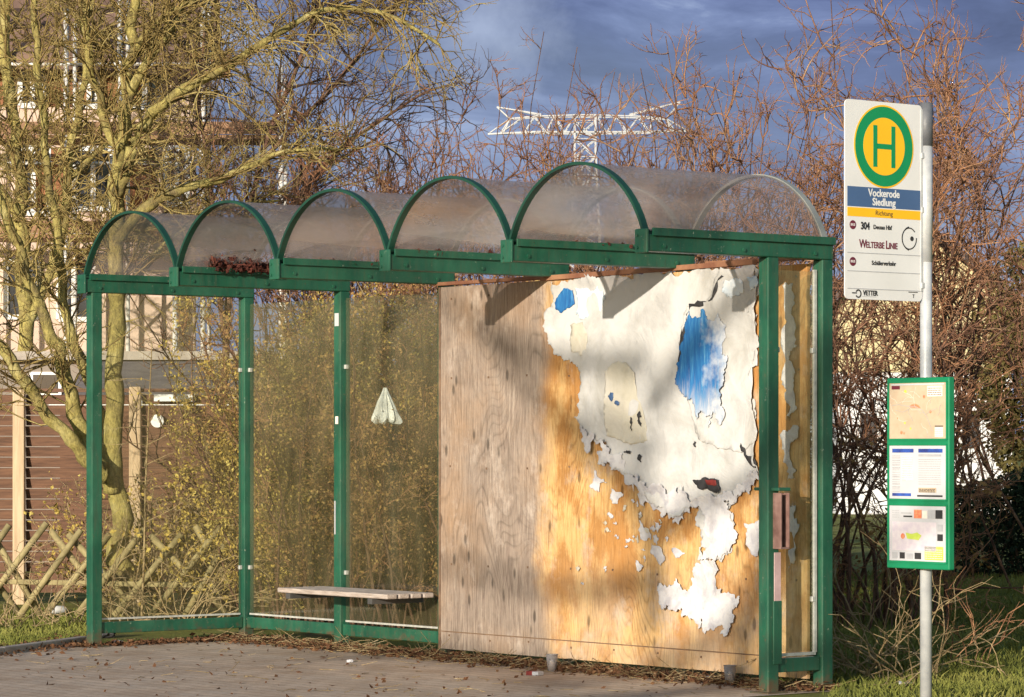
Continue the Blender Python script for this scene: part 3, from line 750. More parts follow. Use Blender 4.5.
T('VETTER', .23, .968, .034, 'ink', 'LEFT', .85, .0010); bar(.22, .40, .984, .986, 'print_grey', 'logo_line')
bar(.82, .94, .952, .956, 'ink', 'corner_line'); T('T', .885, .975, .026, 'ink')
# notice case: faces local -y (the road), in front of the pole
cx0 = .0; cw, c_z1, c_z0 = .435, zt(377.5, 15.95), zt(569, 15.95)
CX = .012
case = MB().box((CX, -.052, (c_z0+c_z1)/2), (cw, .038, c_z1-c_z0), bev=.006).build('notice_case', M['case_green'], SG)
cax, cay, can = (1, 0, 0), (0, 0, 1), (0, -1, 0)
def cp(fx, fy): return (CX-cw/2+fx*cw, -.0712, c_z1-fy*(c_z1-c_z0))
def cbar(fx0, fx1, fy0, fy1, mat, name, h0=0, par=None):
    a, b = cp(fx0, fy0), cp(fx1, fy1)
    return MB().box(((a[0]+b[0])/2, a[1]-h0-.0008, (a[2]+b[2])/2), (b[0]-a[0], .0014, a[2]-b[2])).build(name, M[mat], par or case)
bars = [(.035, .965, .022, .325), (.035, .965, .35, .64), (.035, .965, .665, .965)]
for k, (a, b, c, d) in enumerate(bars):     # each compartment has a thin raised rim
    p0, p1_ = cp(a, c), cp(b, d); m = MB()
    for (q0, q1) in (((a, c), (b, c)), ((a, d), (b, d)), ((a, c), (a, d)), ((b, c), (b, d))):
        m.beam(cp(*q0), cp(*q1), .008, .010)
    m.build('case_rim', M['case_green'], case)
sh1 = cbar(.05, .95, .028, .319, 'map_cream', 'map_sheet')
sh2 = cbar(.05, .95, .356, .634, 'sheet_white', 'timetable_sheet')
sh3 = cbar(.05, .95, .671, .959, 'sheet_white', 'route_map_sheet')
def sub(par, fx0, fx1, fy0, fy1, mat, name): return cbar(fx0, fx1, fy0, fy1, mat, name, .002, par)
# first sheet: roads, town, legend
for (x0, x1, y_0, y_1, m_) in ((.08, .925, .032, .040, 'sheet_white'), (.09, .22, .042, .060, 'maroon'), (.66, .90, .045, .10, 'print_pink'), (.78, .91, .26, .31, 'print_pink'), (.78, .91, .252, .257, 'ink')):
    sub(sh1, x0, x1, y_0, y_1, m_, 'map_legend')
def pline(par, pts, mat, w=.002, name='map_road'):
    m = MB()
    for a, b in zip(pts, pts[1:]):
        pa, pb = Vector(cp(*a)), Vector(cp(*b)); o = Vector((0, -.003, 0)); m.beam(pa+o, pb+o, .0006, w, up=(0, 0, 1))
    return m.build(name, M[mat], par)
pline(sh1, [(.10, .145), (.2, .14), (.35, .15), (.46, .15), (.58, .17), (.66, .21), (.74, .28)], 'print_grey')
pline(sh1, [(.15, .17), (.28, .18), (.42, .155)], 'print_grey', .0015); pline(sh1, [(.46, .15), (.44, .1), (.48, .05)], 'print_pink', .0015)
MB().prism([(-.035, -.006), (.045, -.012), (.03, .004), (.005, .012), (-.02, .006)], (cp(.45, .148)[0], cp(.45, .148)[1]-.0022, cp(.45, .148)[2]), cax, cay, can, .001).build('map_town', M['map_red'], sh1)
rs_ = random.Random(9)
for k in range(16):
    fx_, fy_ = rs_.uniform(.1, .88), rs_.uniform(.07, .29); ang = rs_.uniform(0, 6.28)
    pts_ = [(fx_, fy_)]
    for j in range(3):
        ang += rs_.gauss(0, .5); nx_, ny_ = pts_[-1][0]+.07*math.cos(ang), pts_[-1][1]+.022*math.sin(ang)
        pts_.append((min(max(nx_, .07), .93), min(max(ny_, .04), .31)))
    pline(sh1, pts_, 'print_pink' if k % 3 else 'print_grey', .0013)
for k in range(9):
    fx_, fy_ = rs_.uniform(.12, .85), rs_.uniform(.06, .3); c_ = cp(fx_, fy_)
    MB().prism(circ(rs_.uniform(.004, .009), 9), (c_[0], c_[1]-.0019, c_[2]), cax, cay, can, .0006).build('map_town', M['map_green' if k % 2 else 'map_red'], sh1)
# second sheet
for (x0, x1, y_0, y_1, m_) in ((.10, .44, .372, .392, 'print_navy'), (.52, .90, .372, .392, 'print_navy'), (.25, .43, .41, .54, 'print_pink'), (.10, .20, .515, .52, 'print_grey'), (.10, .40, .605, .62, 'print_navy'), (.50, .90, .613, .622, 'ink'), (.52, .80, .575, .60, 'map_cream'), (.52, .88, .40, .412, 'print_grey')):
    sub(sh2, x0, x1, y_0, y_1, m_, 'print_block')
lines = MB()
for i in range(9):
    a, b = cp(.10, .415+i*.02), cp(.22, .417+i*.02); lines.box(((a[0]+b[0])/2, a[1]-.0028, a[2]), (b[0]-a[0], .0008, .002))
lines.build('print_lines', M['print_grey'], sh2)
def fine(par, x0, x1, y_0, y_1, rows, mat='print_grey'):
    m = MB(); rs = random.Random(int(x0*1000+y_0*7000))
    for i in range(rows):
        y = y_0+(y_1-y_0)*(i+.5)/rows; x = x0
        while x < x1-.01:
            w_ = min(rs.uniform(.012, .05), x1-x); a, b = cp(x, y), cp(x+w_*.8, y+.0035)
            m.box(((a[0]+b[0])/2, a[1]-.0034, (a[2]+b[2])/2), (b[0]-a[0], .0006, a[2]-b[2])); x += w_
    return m.build('print_lines', M[mat], par)
fine(sh2, .10, .23, .40, .60, 16); fine(sh2, .26, .43, .41, .54, 11, 'print_grey'); fine(sh2, .52, .88, .42, .56, 12); fine(sh2, .53, .79, .578, .598, 3, 'ink')
fine(sh1, .67, .89, .05, .095, 4, 'ink'); fine(sh1, .785, .905, .265, .305, 4)
# third sheet
for (x0, x1, y_0, y_1, m_) in ((.10, .80, .755, .905, 'map_lilac'), (.62, .91, .88, .95, 'map_green'), (.45, .57, .69, .735, 'map_red'), (.58, .66, .695, .735, 'print_pink'), (.67, .78, .69, .735, 'print_grey'), (.79, .90, .69, .735, 'ink'), (.82, .905, .765, .80, 'print_grey'), (.82, .905, .815, .85, 'ink'), (.10, .18, .915, .948, 'print_grey'), (.22, .30, .915, .948, 'ink'), (.33, .43, .92, .948, 'print_grey'), (.46, .56, .915, .948, 'ink'), (.24, .40, .705, .712, 'print_grey'), (.28, .42, .722, .73, 'ink')):
    sub(sh3, x0, x1, y_0, y_1, m_, 'print_block')
fine(sh3, .10, .22, .69, .735, 4); fine(sh3, .63, .90, .89, .945, 5, 'map_lilac')
c3 = cp(.32, .83)
MB().prism([(.03, -.012), (.11, -.018), (.13, .005), (.10, .02), (.06, .012), (.02, .018)], (c3[0]-.02, c3[1]-.0045, c3[2]), cax, cay, can, .0008).build('map_town', M['map_green'], sh3)
MB().prism(circ(.014, 18), (c3[0]-.02, c3[1]-.0045, c3[2]), cax, cay, can, .0010).build('map_town', M['map_red'], sh3)
for a in range(0, 360, 30):
    pline(sh3, [(.27, .83), (.27+.16*math.cos(R(a)), .83+.055*math.sin(R(a)))], 'map_cream', .0015)
for z in (.2, .6):
    MB().box((0, -.02, c_z0+z), (.085, .085, .03), bev=.004).build('clamp', M['galv'], SG)

# ------------------------------------------------------------------ pylon far away
YP = 340.0
PYL = thing('electricity_pylon', 'distant white lattice pylon with one wide cross arm above the shelter roof', 'pylon', ((585-512)/F*YP, YP, 0))
M['pylon'] = simple('pale galvanised lattice', (.40, .41, .43), (.33, .34, .36), .3, rough=.6)
def PP(px, py, dy=0): return ((px-585)/F*YP, dy, EYE+(HZ-py)/F*YP)
tw = MB(); hw0, hw1 = 1.1, 2.6; ztop = PP(0, 117)[2]; zc = PP(0, 133)[2]
def legp(sx, sy, z):
    w = hw0 if z > zc-2 else hw0+(hw1-hw0)*(1-z/(zc-2)); return (sx*w, sy*w, z)
cor = ((-1, -1), (1, -1), (1, 1), (-1, 1))
for (a, b) in cor: tw.beam(legp(a, b, 0), legp(a, b, zc-2), .17, .17); tw.beam(legp(a, b, zc-2), legp(a, b, ztop), .17, .17)
z = 0
while z < ztop-.5:
    st_ = 1.9 if z > 20 else 3.4; z2 = min(z+st_, ztop)
    for i in range(4):
        a, b = cor[i], cor[(i+1) % 4]
        tw.beam(legp(*a, z), legp(*b, z2), .10, .10); tw.beam(legp(*b, z), legp(*a, z2), .10, .10); tw.beam(legp(*a, z2), legp(*b, z2), .08, .08)
    z = z2
tw.build('tower', M['pylon'], PYL)
for sgn, xt in ((-1, 497), (1, 680)):
    arm = MB()
    xl = 488 if sgn < 0 else 688; hy = 104
    for dy in (-1.1, 1.1):
        lowc = [PP(585+sgn*11, 133, dy), PP((585+xl)/2, 132.5, dy*.8), PP(xl, 131 if sgn > 0 else 134, 0)]
        upc = [PP(585+sgn*11, 116, dy), PP((585+xl)/2+sgn*2, 117, dy*.8), PP(xl-sgn*22, 119, dy*.4)]
        for a, b in zip(lowc, lowc[1:]): arm.beam(a, b, .17, .17)
        for a, b in zip(upc, upc[1:]): arm.beam(a, b, .13, .13)
        arm.beam(upc[2], lowc[2], .10, .10)
        # horn for the earth wire
        tip = PP(xt, 107 if sgn < 0 else 102, 0)
        arm.beam(PP(585+sgn*44, 115, dy*.7), tip, .13, .13); arm.beam(tip, PP(xl-sgn*22, 119, dy*.4), .13, .13); arm.beam(PP(xl-sgn*22, 119, dy*.4), PP(xl-sgn*16, 132, dy*.3), .13, .13)
        N_ = 8
        def ip(c, t):
            t *= 2; i = min(int(t), 1); f = t-i; return tuple(c[i][k]+(c[i+1][k]-c[i][k])*f for k in range(3))
        for i in range(N_):
            t, t2 = i/N_, (i+1)/N_
            a, b = (lowc, upc) if i % 2 else (upc, lowc)
            arm.beam(ip(a, t), ip(b, t2), .10, .10)
    for py_, dy in ((116, -1.1), (116, 1.1), (133, -1.1), (133, 1.1)):
        arm.beam(PP(585, py_, dy), PP(585+sgn*12, py_, dy), .17, .17)
    arm.build('cross_arm', M['pylon'], PYL)

# ------------------------------------------------------------------ left background: house, scaffolding, garage, fences
def stretchmat(name, c1, c2, st, sc=3, rough=.8, bstr=.4): return simple(name, c1, c2, sc, st, rough, bstr=bstr, bdist=.01)
def render_wall(name, c):
    m, nt = new_mat(name); v = coords(nt); f = noi(nt, v, 1.1, 6, .65); f2 = noi(nt, v, 18, 5, .7)
    col = ramp(nt, f, [(.3, tuple(x*.8 for x in c)), (.7, c)])
    bsdf(nt, col, .9, 0, f2, .3, .02, .2); return m
M['pink_wall'] = render_wall('pinkish render', (.62, .47, .39)); M['white_wall'] = render_wall('white render', (.74, .73, .74)); M['cream_wall'] = render_wall('cream render', (.60, .51, .30)); M['grey_wall'] = render_wall('grey render', (.26, .22, .19))
def tiles(name, c1, c2):
    m, nt = new_mat(name); v = coords(nt)
    br = N(nt, 'ShaderNodeTexBrick'); L(nt, coords(nt, (1, 1, 1), 'Object'), br.inputs['Vector'])
    br.inputs['Scale'].default_value = 1; br.inputs['Brick Width'].default_value = .3; br.inputs['Row Height'].default_value = .32
    br.inputs['Mortar Size'].default_value = .03; br.inputs['Color1'].default_value = rgba(c1); br.inputs['Color2'].default_value = rgba(c2); br.inputs['Mortar'].default_value = rgba(tuple(x*.4 for x in c1))
    col = mix(nt, .6, br.outputs['Color'], ramp(nt, noi(nt, v, 3, 5, .6), [(.3, .6), (.7, 1)]), 'MULTIPLY')
    bsdf(nt, col, .8, 0, br.outputs['Fac'], -.5, .03, .3); return m
M['tile'] = tiles('brown roof tiles', (.17, .105, .08), (.23, .145, .11)); M['tile_dark'] = tiles('dark roof tiles', (.11, .08, .075), (.15, .11, .10))
M['win'] = simple('dark window glass', (.02, .022, .03), (.05, .055, .07), 1.5, rough=.08, bstr=0)
M['white_frame'] = simple('white window frame', (.7, .7, .7), (.62, .62, .62), 3, rough=.5, bstr=.02)
M['orange_wood'] = stretchmat('orange brown boards', (.32, .14, .06), (.22, .09, .04), (1, 1, 12))
M['deck'] = stretchmat('scaffold planks', (.30, .17, .09), (.22, .12, .07), (1, 6, 14))
M['fence_brown'] = stretchmat('brown stained slats', (.085, .042, .026), (.17, .085, .05), (1.2, 1, 14))
M['post_pale'] = stretchmat('pale fence post', (.50, .38, .25), (.38, .27, .17), (14, 14, 1))
M['lattice'] = stretchmat('mossy half round pales', (.19, .155, .07), (.33, .27, .13), (4, 4, 4))

YH = 46.0
def hx(px): return (px-512)/F*YH
def hz(py): return EYE+(HZ-py)/F*YH
HX1 = hx(196); HX0 = HX1-11.0
HS = thing('house', 'pinkish rendered house with brown tiled roof behind the bare trees on the left', 'house', (HX1, YH, 0), R(6.5))
w = MB().box((-5.5, 4.5, hz(52)/2), (11, 9, hz(52))).build('wall', M['pink_wall'], HS)
rf = MB(); e0 = hz(62); 
rf.v = [(-11.6, -.6, e0), (.35, -.6, e0), (.35, 4.5, e0+4.2), (-11.6, 4.5, e0+4.2), (.35, 9.6, e0), (-11.6, 9.6, e0), (-11.6, -.6, e0-.2), (.35, -.6, e0-.2), (.35, 4.5, e0+3.95), (-11.6, 4.5, e0+3.95), (.35, 9.6, e0-.2), (-11.6, 9.6, e0-.2)]
rf.f = [(0, 1, 2, 3), (3, 2, 4, 5), (6, 7, 8, 9), (9, 8, 10, 11), (0, 1, 7, 6), (1, 2, 8, 7), (2, 4, 10, 8), (4, 5, 11, 10), (5, 3, 9, 11), (3, 0, 6, 9)]
roof = rf.build('roof', M['tile'], HS)
MB().box((.2, -.62, e0-.12), (.55, .3, .32)).build('eaves_board', M['orange_wood'], roof)
def window(px0, px1, py0, py1, frame='white_frame', sh=None):
    a, b = hx(px0)-HX1, hx(px1)-HX1; c, d = hz(py1), hz(py0); m = MB()
    for (p, q) in (((a, c), (b, c)), ((a, d), (b, d)), ((a, c), (a, d)), ((b, c), (b, d)), (((a+b)/2, c), ((a+b)/2, d))):
        m.beam((p[0], -.03, p[1]), (q[0], -.03, q[1]), .07, .07)
    f = m.build('window', M[frame], HS)
    MB().box(((a+b)/2, -.012, (c+d)/2), (b-a-.08, .02, d-c-.08)).build('pane', M['win'], f)
    if sh:
        for x in (a-.35, b+.35): MB().box((x, -.035, (c+d)/2), (.55, .05, d-c)).build('shutter', M[sh], f)
window(166, 187, 148, 205); window(76, 112, 150, 210, sh='orange_wood'); window(20, 50, 150, 215)
window(82, 98, 78, 108, sh='orange_wood'); window(130, 160, 74, 108); window(22, 46, 76, 108, sh='orange_wood')
window(60, 90, 262, 320); window(8, 40, 262, 318)

# scaffolding in front
YS = 44.2
SC = thing('scaffolding', 'thin white scaffold poles with brown plank deck in front of the pinkish house', 'scaffolding', ((140-512)/F*YS, YS, 0))
def sx_(px): return (px-140)/F*YS
def szz(py): return EYE+(HZ-py)/F*YS
M['scaf'] = simple('white scaffold tube', (.62, .6, .58), (.5, .48, .46), 3, rough=.4)
for px, top in ((-30, -20), (66, 8), (120, -20), (203, -25), (281, 65), (175, 285)):
    MB().tube([(sx_(px), 0, 0), (sx_(px), 0, szz(top))], .036, 8).build('pole', M['scaf'], SC, True)
    if px not in (175,): MB().tube([(sx_(px), .9, 0), (sx_(px), .9, szz(top+6))], .03, 8).build('pole', M['scaf'], SC, True)
for py in (137, 236): 
    x1 = sx_(278 if py == 137 else 205)
    MB().box(((sx_(-40)+x1)/2, .45, szz(py)), (x1-sx_(-40), .95, .06)).build('deck', M['deck'], SC)
    MB().box(((sx_(-40)+x1)/2, -.05, szz(py)+.12), (x1-sx_(-40), .035, .17)).build('toe_board', M['deck'], SC)
    MB().tube([(sx_(-40), -.03, szz(py)+1.0), (x1, -.03, szz(py)+1.0)], .024, 6).build('rail', M['scaf'], SC, True)
MB().tube([(sx_(66), -.03, szz(300)), (sx_(203), -.03, szz(150))], .024, 6).build('brace', M['scaf'], SC, True)

# low garage behind the fence
YG = 34.0
def gx(px): return (px-512)/F*YG
def gz(py): return EYE+(HZ-py)/F*YG
GA = thing('garage', 'low grey garage with pale flat roof edge behind the brown fence', 'garage', (gx(120), YG, 0))
MB().box((0, 3, gz(358)/2), (gx(262)-gx(-60), 6, gz(358))).build('wall', M['grey_wall'], GA)
MB().box((0, 3, gz(356)), (gx(270)-gx(-70), 6.4, .09)).build('roof', M['concrete'], GA)
for a, b in ((30, 62), (84, 92)):
    f = MB().box(((gx(a)+gx(b))/2-gx(120), -.02, (gz(372)+gz(396))/2), (gx(b)-gx(a), .06, gz(372)-gz(396))).build('window', M['white_frame'], GA)
    MB().box(((gx(a)+gx(b))/2-gx(120), -.055, (gz(372)+gz(396))/2), (gx(b)-gx(a)-.08, .02, gz(372)-gz(396)-.06)).build('pane', M['win'], f)
# shed with dark sloping roof
YD = 31.0
SD = thing('shed', 'small dark felt-roofed garden shed seen between garage and fence', 'shed', ((150-512)/F*YD, YD, 0))
m = MB(); zz = lambda py: EYE+(HZ-py)/F*YD; xx = lambda px: (px-150)/F*YD
MB().box((0, .9, zz(402)/2), (xx(250)-xx(70), 1.8, zz(402))).build('wall', M['fence_brown'], SD)
m.v = [(xx(62), -.2, zz(404)), (xx(258), -.2, zz(404)), (xx(258), 2, zz(360)), (xx(62), 2, zz(360)), (xx(62), -.2, zz(400)), (xx(258), -.2, zz(400)), (xx(258), 2, zz(356)), (xx(62), 2, zz(356))]
m.f = [(0, 3, 2, 1), (4, 5, 6, 7), (0, 1, 5, 4), (1, 2, 6, 5), (2, 3, 7, 6), (3, 0, 4, 7)]
M['felt'] = simple('grey roofing felt', (.16, .13, .11), (.24, .2, .17), 5)
m.build('roof', M['felt'], SD)
MB().box((0, -.215, zz(404)), (xx(258)-xx(62), .02, .07)).build('roof_edge', M['white_frame'], SD)

# brown slat fence
YF = 27.0
fx = lambda px: (px-512)/F*YF
fz = lambda py: EYE+(HZ-py)/F*YF
FN = thing('slat_fence', 'brown horizontal slat fence with pale posts behind the lattice fence', 'fence', (fx(120), YF, 0))
posts = [-194, 20, 136, 236, 360, 500, 640]
ztopf = fz(388)
for i, p in enumerate(posts):
    MB().box((fx(p)-fx(120), -.05, ztopf/2+.0), (.10, .08, ztopf+.02), bev=.01).build('post', M['post_pale'], FN)
    if i < len(posts)-1:
        a, b = fx(p)-fx(120)+.05, fx(posts[i+1])-fx(120)-.05
        m = MB(); z = .08; k = 0
        while z < ztopf-.1:
            m.box(((a+b)/2, 0 if k % 2 else .012, z+.055), (b-a, .014, .080), ((1, 0, 0), (0, math.cos(.3), math.sin(.3)), (0, -math.sin(.3), math.cos(.3)))); z += .088; k += 1
        m.build('slat_panel', M['fence_brown'], FN)
        MB().box(((a+b)/2, -.01, ztopf-.02), (b-a, .05, .03)).build('cap', M['fence_brown'], FN)
# white things on the fence
tag(MB().beam((fx(155), YF-.07, fz(398)), (fx(196), YF-.07, fz(398)), .03, .06, .004).build('white_board', M['white_frame']), 'short white board fixed near the top of the brown fence', 'board')
tag(MB().tube([(fx(158), YF-.06, fz(421)), (fx(158), YF-.03, fz(421))], .055, 24).build('white_disc', M['white_frame']), 'small round white plate on the brown fence below the white board', 'plate')

# rustic lattice fence (crossed half-round pales)
LF0, LF1 = (-.4, 0), (0, 0)
YL = 24.6
lx = lambda px: (px-512)/F*YL
lz = lambda py: EYE+(HZ-py)/F*YL
LF = thing('lattice_fence', 'low mossy rustic fence of crossed half round pales by the tree trunk', 'fence', (lx(90), YL, 0))
def pale(xa, xb, y, lean=1):
    MB().tube([(lx(xa)-lx(90), y, .03), (lx(xb)-lx(90), y, lz(518)-.14*random.random())], .026, 7).build('pale', M['lattice'], LF, True)
random.seed(3)
for k in range(-2, 6):
    x = 16+k*33+random.uniform(-6, 6)
    pale(x, x+62+random.uniform(-12, 12), -.03)
    if k not in (0, 3): pale(x+70+random.uniform(-14, 14), x+random.uniform(-10, 10), .035)
MB().beam((lx(-60)-lx(90), .0, .30), (lx(215)-lx(90), 0, .26), .03, .04, .006).build('rail', M['lattice'], LF)

# right background: white and cream house
YW = 62.0
wx = lambda px: (px-512)/F*YW
wz = lambda py: EYE+(HZ-py)/F*YW
WH = thing('house', 'white house with cream gable glimpsed through the twigs behind the bus stop sign', 'house', (wx(925), YW, 0))
a, b = wx(838)-wx(925), wx(1012)-wx(925)
MB().box(((a+b)/2, 4, wz(372)/2), (b-a, 8, wz(372))).build('wall', M['white_wall'], WH)
m = MB().prism([(a, 0), (b, 0), (b, wz(300)-wz(372)), ((a+b)/2, wz(236)-wz(372)), (a, wz(300)-wz(372))], (0, -.05, wz(372)), (1, 0, 0), (0, 0, 1), (0, 1, 0), 8.05)
m.build('gable', M['cream_wall'], WH)
rr = MB(); mid = (a+b)/2; zr = wz(232); ze = wz(304)
for (x0, z0, x1, z1) in ((a-.25, ze-.1, mid, zr), (mid, zr, b+.25, ze-.1)):
    bq = len(rr.v)
    for y in (-.35, 8.2):
        for (x, z) in ((x0, z0), (x1, z1), (x1, z1+.16), (x0, z0+.16)): rr.v.append((x, y, z))
    rr.f += [tuple(bq+i for i in q) for q in ((0, 1, 2, 3), (7, 6, 5, 4), (0, 4, 5, 1), (1, 5, 6, 2), (2, 6, 7, 3), (3, 7, 4, 0))]
rr.build('roof', M['tile_dark'], WH)
for (p0, p1_) in ((856, 880), (958, 982)):
    x0, x1 = wx(p0)-wx(925), wx(p1_)-wx(925); z0, z1 = wz(452), wz(410)
    f = MB().box(((x0+x1)/2, -.01, (z0+z1)/2), (x1-x0, .08, z1-z0)).build('window', M['white_frame'], WH)
    MB().box(((x0+x1)/2, -.06, (z0+z1)/2), (x1-x0-.14, .03, z1-z0-.14)).build('pane', M['win'], f)

# ------------------------------------------------------------------ trees
random.seed(21)
def px_path(pts, Y, jit=.12):
    out = []; y = Y
    for (x, yy) in pts:
        out.append(W(x, yy, y)); y += random.uniform(-jit, jit)
    return out
def smooth_path(pts, k=3):
    out = []
    n = len(pts)
    for i in range(n-1):
        p0, p1, p2, p3 = pts[max(i-1, 0)], pts[i], pts[i+1], pts[min(i+2, n-1)]
        for j in range(k):
            t = j/k
            out.append(tuple(.5*((2*p1[a])+(-p0[a]+p2[a])*t+(2*p0[a]-5*p1[a]+4*p2[a]-p3[a])*t*t+(-p0[a]+3*p1[a]-3*p2[a]+p3[a])*t**3) for a in range(3)))
    out.append(pts[-1]); return out
def rel(tree, pts):
    o = tree.location; return [(p[0]-o.x, p[1]-o.y, p[2]-o.z) for p in pts]
def limb(tree, trunk, tw, pts, Y, r0, r1, n, ln, rt, level=2, lift=.03, spread=1.0, sub=(4, 3), t0=.15, wob=.2, dens=.95):
    ln *= Y/25; rt *= Y/25
    path = smooth_path(px_path(pts, Y), 3)
    path = smooth_path([tuple(c+random.gauss(0, r1*.5) for c in p) for p in path], 2)
    trunk.tube(rel(tree, path), [q*random.uniform(.88, 1.14) for q in taper(r0, r1, len(path))], 10)
    branchlets(tw, rel(tree, path), int(n*dens), ln, rt*1.75, level, spread, lift, wob, t0, sub)

YT = 24.9
bx0 = W(123, 560, YT)
TR = thing('bare_tree', 'bare yellow lichened tree leaning over the left end of the shelter', 'tree', (bx0[0], bx0[1], 0))
tk, tw = MB(), Twigs()
k_ = YT/F
limb(TR, tk, tw, [(124, 620), (122, 560), (118, 500), (112, 430), (117, 340), (114, 260), (118, 190), (124, 130), (129, 80), (133, 30), (137, -40)], YT, 11*k_, 5*k_, 46, .95, .0075, t0=.45)
limb(TR, tk, tw, [(116, 490), (97, 462), (82, 430), (66, 375), (52, 335), (32, 290), (12, 230), (-8, 170)], YT-.1, 9*k_, 4*k_, 26, .8, .0065, t0=.3)
limb(TR, tk, tw, [(104, 478), (88, 462), (60, 430), (30, 395), (8, 360), (-30, 300), (-60, 250)], YT-.25, 8*k_, 4*k_, 16, .7, .006, t0=.35)
limb(TR, tk, tw, [(118, 195), (132, 150), (145, 122), (165, 103), (205, 78), (240, 58), (275, 35), (310, 14), (350, 8), (395, 18), (440, 45)], YT-.1, 6.5*k_, 1.6*k_, 64, .85, .0052, lift=-.10, t0=.2)
limb(TR, tk, tw, [(116, 240), (150, 204), (190, 187), (225, 178), (262, 160), (300, 150), (340, 150)], YT-.3, 6*k_, 1.5*k_, 40, .7, .005, t0=.15)
limb(TR, tk, tw, [(126, 100), (148, 62), (172, 28), (195, -15)], YT+.1, 6*k_, 2*k_, 34, .9, .0055)
limb(TR, tk, tw, [(122, 150), (102, 112), (90, 60), (82, 0), (78, -50)], YT, 5*k_, 3*k_, 40, .85, .0055)
limb(TR, tk, tw, [(108, 430), (92, 390), (76, 345), (64, 300), (58, 240), (48, 170), (40, 90), (36, 20), (30, -60)], YT+.15, 6*k_, 3*k_, 40, .85, .0055, t0=.25)
limb(TR, tk, tw, [(117, 300), (160, 250), (200, 215), (240, 205), (280, 200)], YT+.3, 4*k_, 1.2*k_, 26, .6, .0045)
limb(TR, tk, tw, [(130, 60), (160, 20), (220, -10), (300, -30), (400, -25)], YT, 4*k_, 1.2*k_, 40, .9, .005, lift=-.10)
tk.build('trunk', M['lichen_bark'], TR, True); tw.build('crown', M['lichen_twig'], TR)

YT2 = 42.3
b2_ = W(30, 600, YT2)
T2 = thing('bare_tree', 'second bare lichened tree at the left edge in front of the pinkish house', 'tree', (b2_[0], b2_[1], 0))
tk, tw = MB(), Twigs(); k_ = YT2/F
limb(T2, tk, tw, [(30, 560), (32, 500), (30, 420), (26, 320), (22, 240), (18, 180), (10, 110), (4, 40), (0, -40)], YT2, 9*k_, 5*k_, 60, .95, .0065, t0=.3)
limb(T2, tk, tw, [(26, 330), (50, 270), (66, 210), (72, 140), (86, 80), (88, 20), (95, -40)], YT2, 5*k_, 3*k_, 60, .9, .006)
limb(T2, tk, tw, [(20, 220), (-10, 170), (-40, 110)], YT2, 5*k_, 2*k_, 26, .9, .006)
limb(T2, tk, tw, [(68, 180), (110, 140), (150, 120), (185, 90), (215, 50)], YT2+.2, 3.5*k_, 1.4*k_, 40, .8, .005)
limb(T2, tk, tw, [(25, 300), (70, 265), (110, 235), (150, 230)], YT2+.2, 3*k_, 1.4*k_, 30, .7, .005)
tk.build('trunk', M['lichen_bark'], T2, True); tw.build('crown', M['lichen_twig'], T2)

YT3 = 29.5
b3_ = W(215, 560, YT3)
T3 = thing('bare_tree', 'dark twiggy tree behind the far end of the shelter', 'tree', (b3_[0], b3_[1], 0))
tk, tw = MB(), Twigs(); k_ = YT3/F
limb(T3, tk, tw, [(215, 600), (218, 480), (224, 380), (232, 280), (250, 200), (275, 120), (300, 60), (318, 0)], YT3, 5*k_, 1.5*k_, 60, 1.0, .0055, t0=.35)
limb(T3, tk, tw, [(232, 290), (280, 220), (330, 160), (380, 120), (430, 90)], YT3, 3.5*k_, 1.2*k_, 50, .9, .005)
limb(T3, tk, tw, [(226, 340), (215, 260), (212, 190), (200, 110), (205, 30)], YT3, 3*k_, 1.2*k_, 50, .9, .005)
limb(T3, tk, tw, [(262, 160), (330, 90), (370, 40), (400, 0)], YT3, 2.5*k_, 1.0*k_, 40, .9, .005)
tk.build('trunk', M['red_bark'], T3, True); tw.build('crown', M['dark_twig'], T3)

def shrub(name, label, cat, px, Y, H, nst, spread, twm, barkm, group=None, r0=.014, ln=.55, nb=16, sub=(6, 3), lean=(0, 0), level=2, rt=.0052, leaves=0, leafm=None, lsize=.022, lift=.07, wid=.35, lzmax=2.6, wob=.13, tb=.12, twob=.27):
    base = ((px-512)/F*Y, Y, 0)
    T_ = thing(name, label, cat, base, 0, group)
    st, tw = Twigs(), Twigs(); allp = []
    for _ in range(nst):
        a = random.uniform(0, 2*math.pi); rr_ = random.random()*wid
        p = (math.cos(a)*rr_, math.sin(a)*rr_, -.03)
        d = unit((math.cos(a)*spread*random.random()+lean[0], math.sin(a)*spread*random.random()+lean[1], 1))
        h = H*(.62+.42*random.random())
        path = walk(p, d, h, 9, wob, .03)
        st.add(path, taper(r0*(.6+.6*random.random()), .003, 9))
        before = {k: len(v) for k, v in tw.by.items()}
        branchlets(tw, path, nb, ln, rt, level, .95, lift, twob, tb, sub)
    st.build('stems', M[barkm], T_, 5); tw.build('twigs', M[twm], T_)
    if leaves:
        src = [p for L_ in tw.by.values() for (pp, _) in L_ for p in pp[1:]]
        src = [p for p in src if p[2] < lzmax]
        P = np.array([src[random.randrange(len(src))] for _ in range(leaves)])+RNG.normal(size=(leaves, 3))*.03
        leaf_cards('leaves', P, lsize, M[leafm], T_)
    return T_
